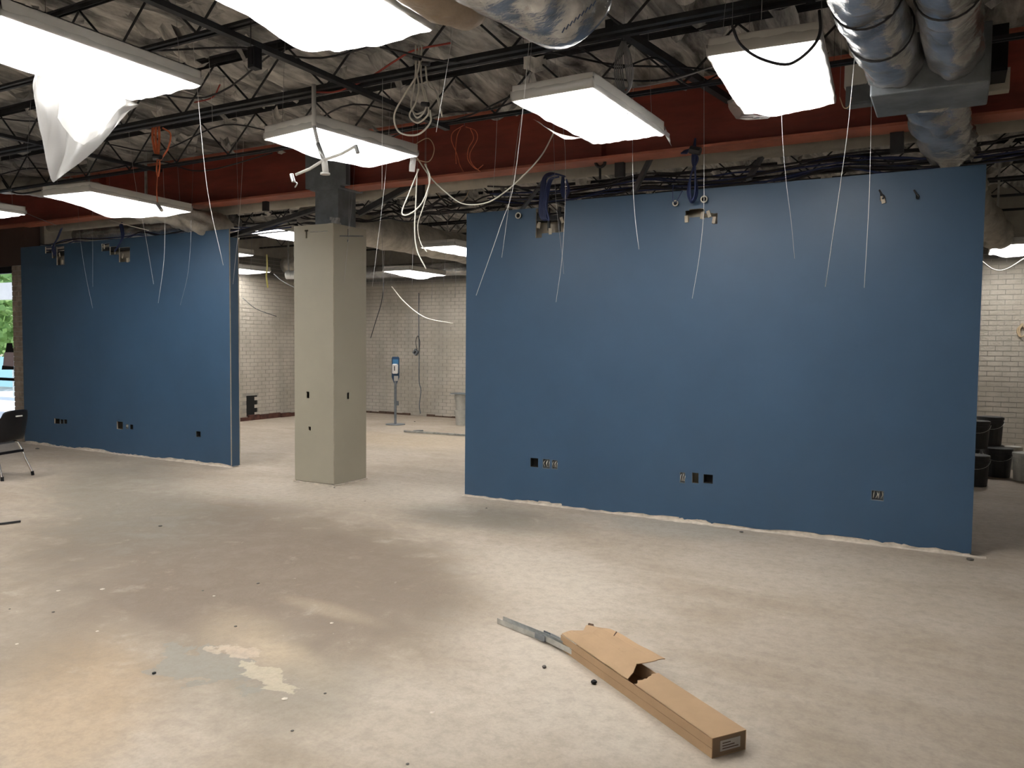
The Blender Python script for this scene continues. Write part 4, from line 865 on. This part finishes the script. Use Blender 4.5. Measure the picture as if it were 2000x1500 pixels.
for i in range(n+1):
    v = BW*i/n; rg = .02*noise.noise(Vector((v*40, 3, 3)))
    vs += [bx_(-.001, v, BHH), bx_(TL-.07+rg + .06*i/n, v, BHH+.004+.0*i), bx_(-.001, v, BHH+.003), bx_(TL-.07+rg + .06*i/n, v, BHH+.007)]
fs = []
for i in range(n): a = 4*i; fs += [(a, a+1, a+5, a+4), (a+2, a+6, a+7, a+3), (a+1, a+3, a+7, a+5), (a, a+4, a+6, a+2)]
tp.add(vs, fs).build('top', M_CARD, cb)
# torn lid folded up and outwards, wider than the carton
outl_near = [(TL-.02, .0), (TL+.01, .05), (TL+.07, .11), (TL+.03, .19), (TL+.02, .235)]
outl_far = [(LNG-.01, .0), (LNG-.0, .06), (LNG-.03, .12), (LNG+.03, .175), (LNG-.04, .215)]
def lid(u, v):
    q = v*4; i = min(3, int(q)); t = q-i
    a = Vector(outl_near[i]).lerp(Vector(outl_near[i+1]), t); b2 = Vector(outl_far[i]).lerp(Vector(outl_far[i+1]), t); p = a.lerp(b2, u)
    return bx_(p.x, p.y, BHH + .006 + .17*p.y + .01*noise.noise(Vector((u*4, v*3, 1))) - .03*max(0, u-.8)*5*v)
lo = MB().grid(lid, 16, 12).build('torn_lid', M_CARD, cb); ls = lo.modifiers.new('s', 'SOLIDIFY'); ls.thickness = .004; ls.offset = -1
MB().add(*slab(TL-.15, LNG, .004, BW-.004, .006, .010)).build('inside_shadow_board', M_CARD2, cb)
# print on the lid: two rules, oval emblem, small mark; crease on the side
def onlid(u, v, dz=.0035): return Vector(lid(u, v)) + Vector((0, 0, .0012))
for v in (.06, .14, .20):
    l = MB(); pts = [onlid(.1+.85*k/20 if v < .15 else .03+.93*k/20, v, .004) for k in range(21)]; l.tube(pts, .0017, 4); l.build('printed_rule', M_INK, cb)
em = MB(); pts = [onlid(.30+.052*math.cos(a), .60+.105*math.sin(a), .004) for a in [2*PI*k/24 for k in range(25)]]; em.tube(pts, .0028, 4, caps=False)
pts = [onlid(.295+.022*math.cos(a), .60+.045*math.sin(a), .004) for a in [.6+5*k/14 for k in range(15)]]; em.tube(pts, .0022, 4)
em.tube([onlid(.325, .55, .004), onlid(.325, .66, .004)], .0015, 4); em.tube([onlid(.31, .605, .004), onlid(.325, .605, .004)], .0014, 4); em.build('printed_emblem', M_INK, cb)
em = MB()
for k in range(5): em.tube([onlid(.365+.004*(k % 2), .40+.035*k, .004), onlid(.39, .415+.035*k, .004)], .0012, 4)
em.build('printed_letters', M_INK, cb)
MB().cyl(onlid(.12, .66, .003), .006, .001, 12).build('printed_dot', M_INK, cb); MB().cyl(bx_(TL-.2, .085, BHH+.0032), .013, .0008, 14).build('printed_dot', M_CARD2, cb)
MB().tube([bx_(0, -.0015, BHH*.52), bx_(LNG, -.0015, BHH*.52)], .0013, 4).build('side_crease', M_CARD2, cb)
MB().add(*slab(-.002, 0, .04, .14, .02, .062)).build('shipping_label', M_PAPER, cb)
lt = MB()
for k in range(3): lt.add(*slab(-.0032, -.002, .05, .13-.02*k, .028+.011*k, .031+.011*k))
lt.build('label_print', M_INK, cb)
tag(MB().tube(spline([atz(1155, 1220, .015), atz(1175, 1236, .03), atz(1190, 1252, .09), bx_(LNG-.2, .215, .128)], 6), .0035, 6).build('tie_strip', M_INK, cb), None)
MB().tube([atz(1150, 1219, .012), atz(1158, 1221, .014)], .007, 8).build('strip_knot', M_INK, cb)
# metal track: two channel pieces joined by a splice
tr = empty('metal_track', atz(1063, 1248, 0)); tag(tr, 'bent galvanised metal track sticking out of the open carton', 'track')
J = atz(1066, 1252, .0); T0 = atz(977, 1216, 0); T1 = bx_(LNG-.3, .06, .02)
def chan(a, b, w, h, z, name, m=M_GALV):
    d = (b-a); d.z = 0; d.normalize(); s = Vector((-d.y, d.x, 0)); t = .0025; o = MB()
    a = a+Vector((0, 0, z)); b = b+Vector((0, 0, z))
    o.bar(a+Vector((0, 0, t/2)), b+Vector((0, 0, t/2)), w, t)
    for k in (-1, 1): o.bar(a+s*k*w/2+Vector((0, 0, h/2)), b+s*k*w/2+Vector((0, 0, h/2)), t, h)
    return o.build(name, m, tr)
chan(T0, J, .045, .03, .002, 'track_piece'); T1z = Vector((T1.x, T1.y, 0)); chan(J+(T1z-J).normalized()*.01, T1z, .05, .03, .013, 'track_piece'); chan(J+(T1z-J).normalized()*.03, T1z, .018, .02, .03, 'inner_rail')
chan(J+(T0-J).normalized()*.05, J+(T1z-J).normalized()*.03, .065, .026, .012, 'splice_plate', M_POST)

# ------------------------------------------------------------------ floor debris
def chip(px, py, s, m, lab, cat='debris', flat=.5, name='debris_chip', seed=0):
    c = atz(px, py, 0); b = bmesh.new(); bmesh.ops.create_icosphere(b, subdivisions=1, radius=s)
    for v in b.verts: v.co = Vector((v.co.x*(1+.35*noise.noise(v.co*90+Vector((px, py, 0)))), v.co.y, v.co.z*flat)); v.co.z = max(v.co.z, -s*flat*.8)
    me = bpy.data.meshes.new(name); b.to_mesh(me); b.free(); me.materials.append(m); o = bpy.data.objects.new(name, me); C.objects.link(o); o.location = (c.x, c.y, s*flat*.8); tag(o, lab, cat, 'bits of debris on the floor'); return o
M_STN = mat('grey_stone', (.12, .11, .10), .8)
chip(1063, 1305, .013, M_STN, 'small grey concrete lump left of the carton', flat=.7); chip(1160, 1336, .016, M_BLACK, 'black plastic wire nut left of the carton', flat=.8); chip(301, 1316, .011, M_BLACK, 'black bit on the grey patch at lower left')
for (x, y, s, d) in ((104, 1196, .010, 'black crumb at the far lower left'), (19, 1190, .007, 'tiny black crumb near the left edge'), (396, 1154, .008, 'black crumb in the dark stain'), (504, 1140, .012, 'grey ring of grit in the dark stain'), (571, 1428, .008, 'black crumb near the bottom, left of centre'), (796, 1493, .008, 'dark crumb at the very bottom edge'),
                     (460, 1224, .010, 'flat dark flake above the grey patch'), (313, 1028, .018, 'dark flake in front of the left blue wall'), (653, 953, .012, 'dark crumb at the foot of the column'), (1448, 1040, .022, 'dark flake at the foot of the right blue wall'), (1895, 1094, .030, 'grey rubble lump at the right end of the blue wall'), (73, 877, .03, 'dark flake at the left end of the blue wall'),
                     (635, 1355, .008, 'grey pebble right of the grey patch'), (713, 979, .008, 'black crumb right of the column foot'), (950, 993, .012, 'dark crumb near the left end of the right blue wall'), (810, 824, .02, 'small rag of debris before the far wall')):
    chip(x, y, s, M_STN, d, flat=.35)
for (x, y, s, d) in ((114, 1154, .014, 'white plaster chip at far left'), (200, 1151, .017, 'white plaster chip right of the first'), (418, 1164, .010, 'small white chip in the dark stain'), (190, 1233, .010, 'white chip above the tan stain'), (648, 1217, .012, 'white flake right of the dark stain'), (556, 1365, .016, 'long white flake near the grey patch'), (845, 1392, .014, 'white flake near the bottom centre'), (33, 1258, .010, 'white chip at the left edge')):
    chip(x, y, s, M_DUST, d, flat=.12)
p0 = atz(-30, 1027, .012); p1 = atz(40, 1018, .012); member('metal_rod', [p0, p1], .02, .015, 'thin dark metal strip on the floor at the left edge', 'rod')
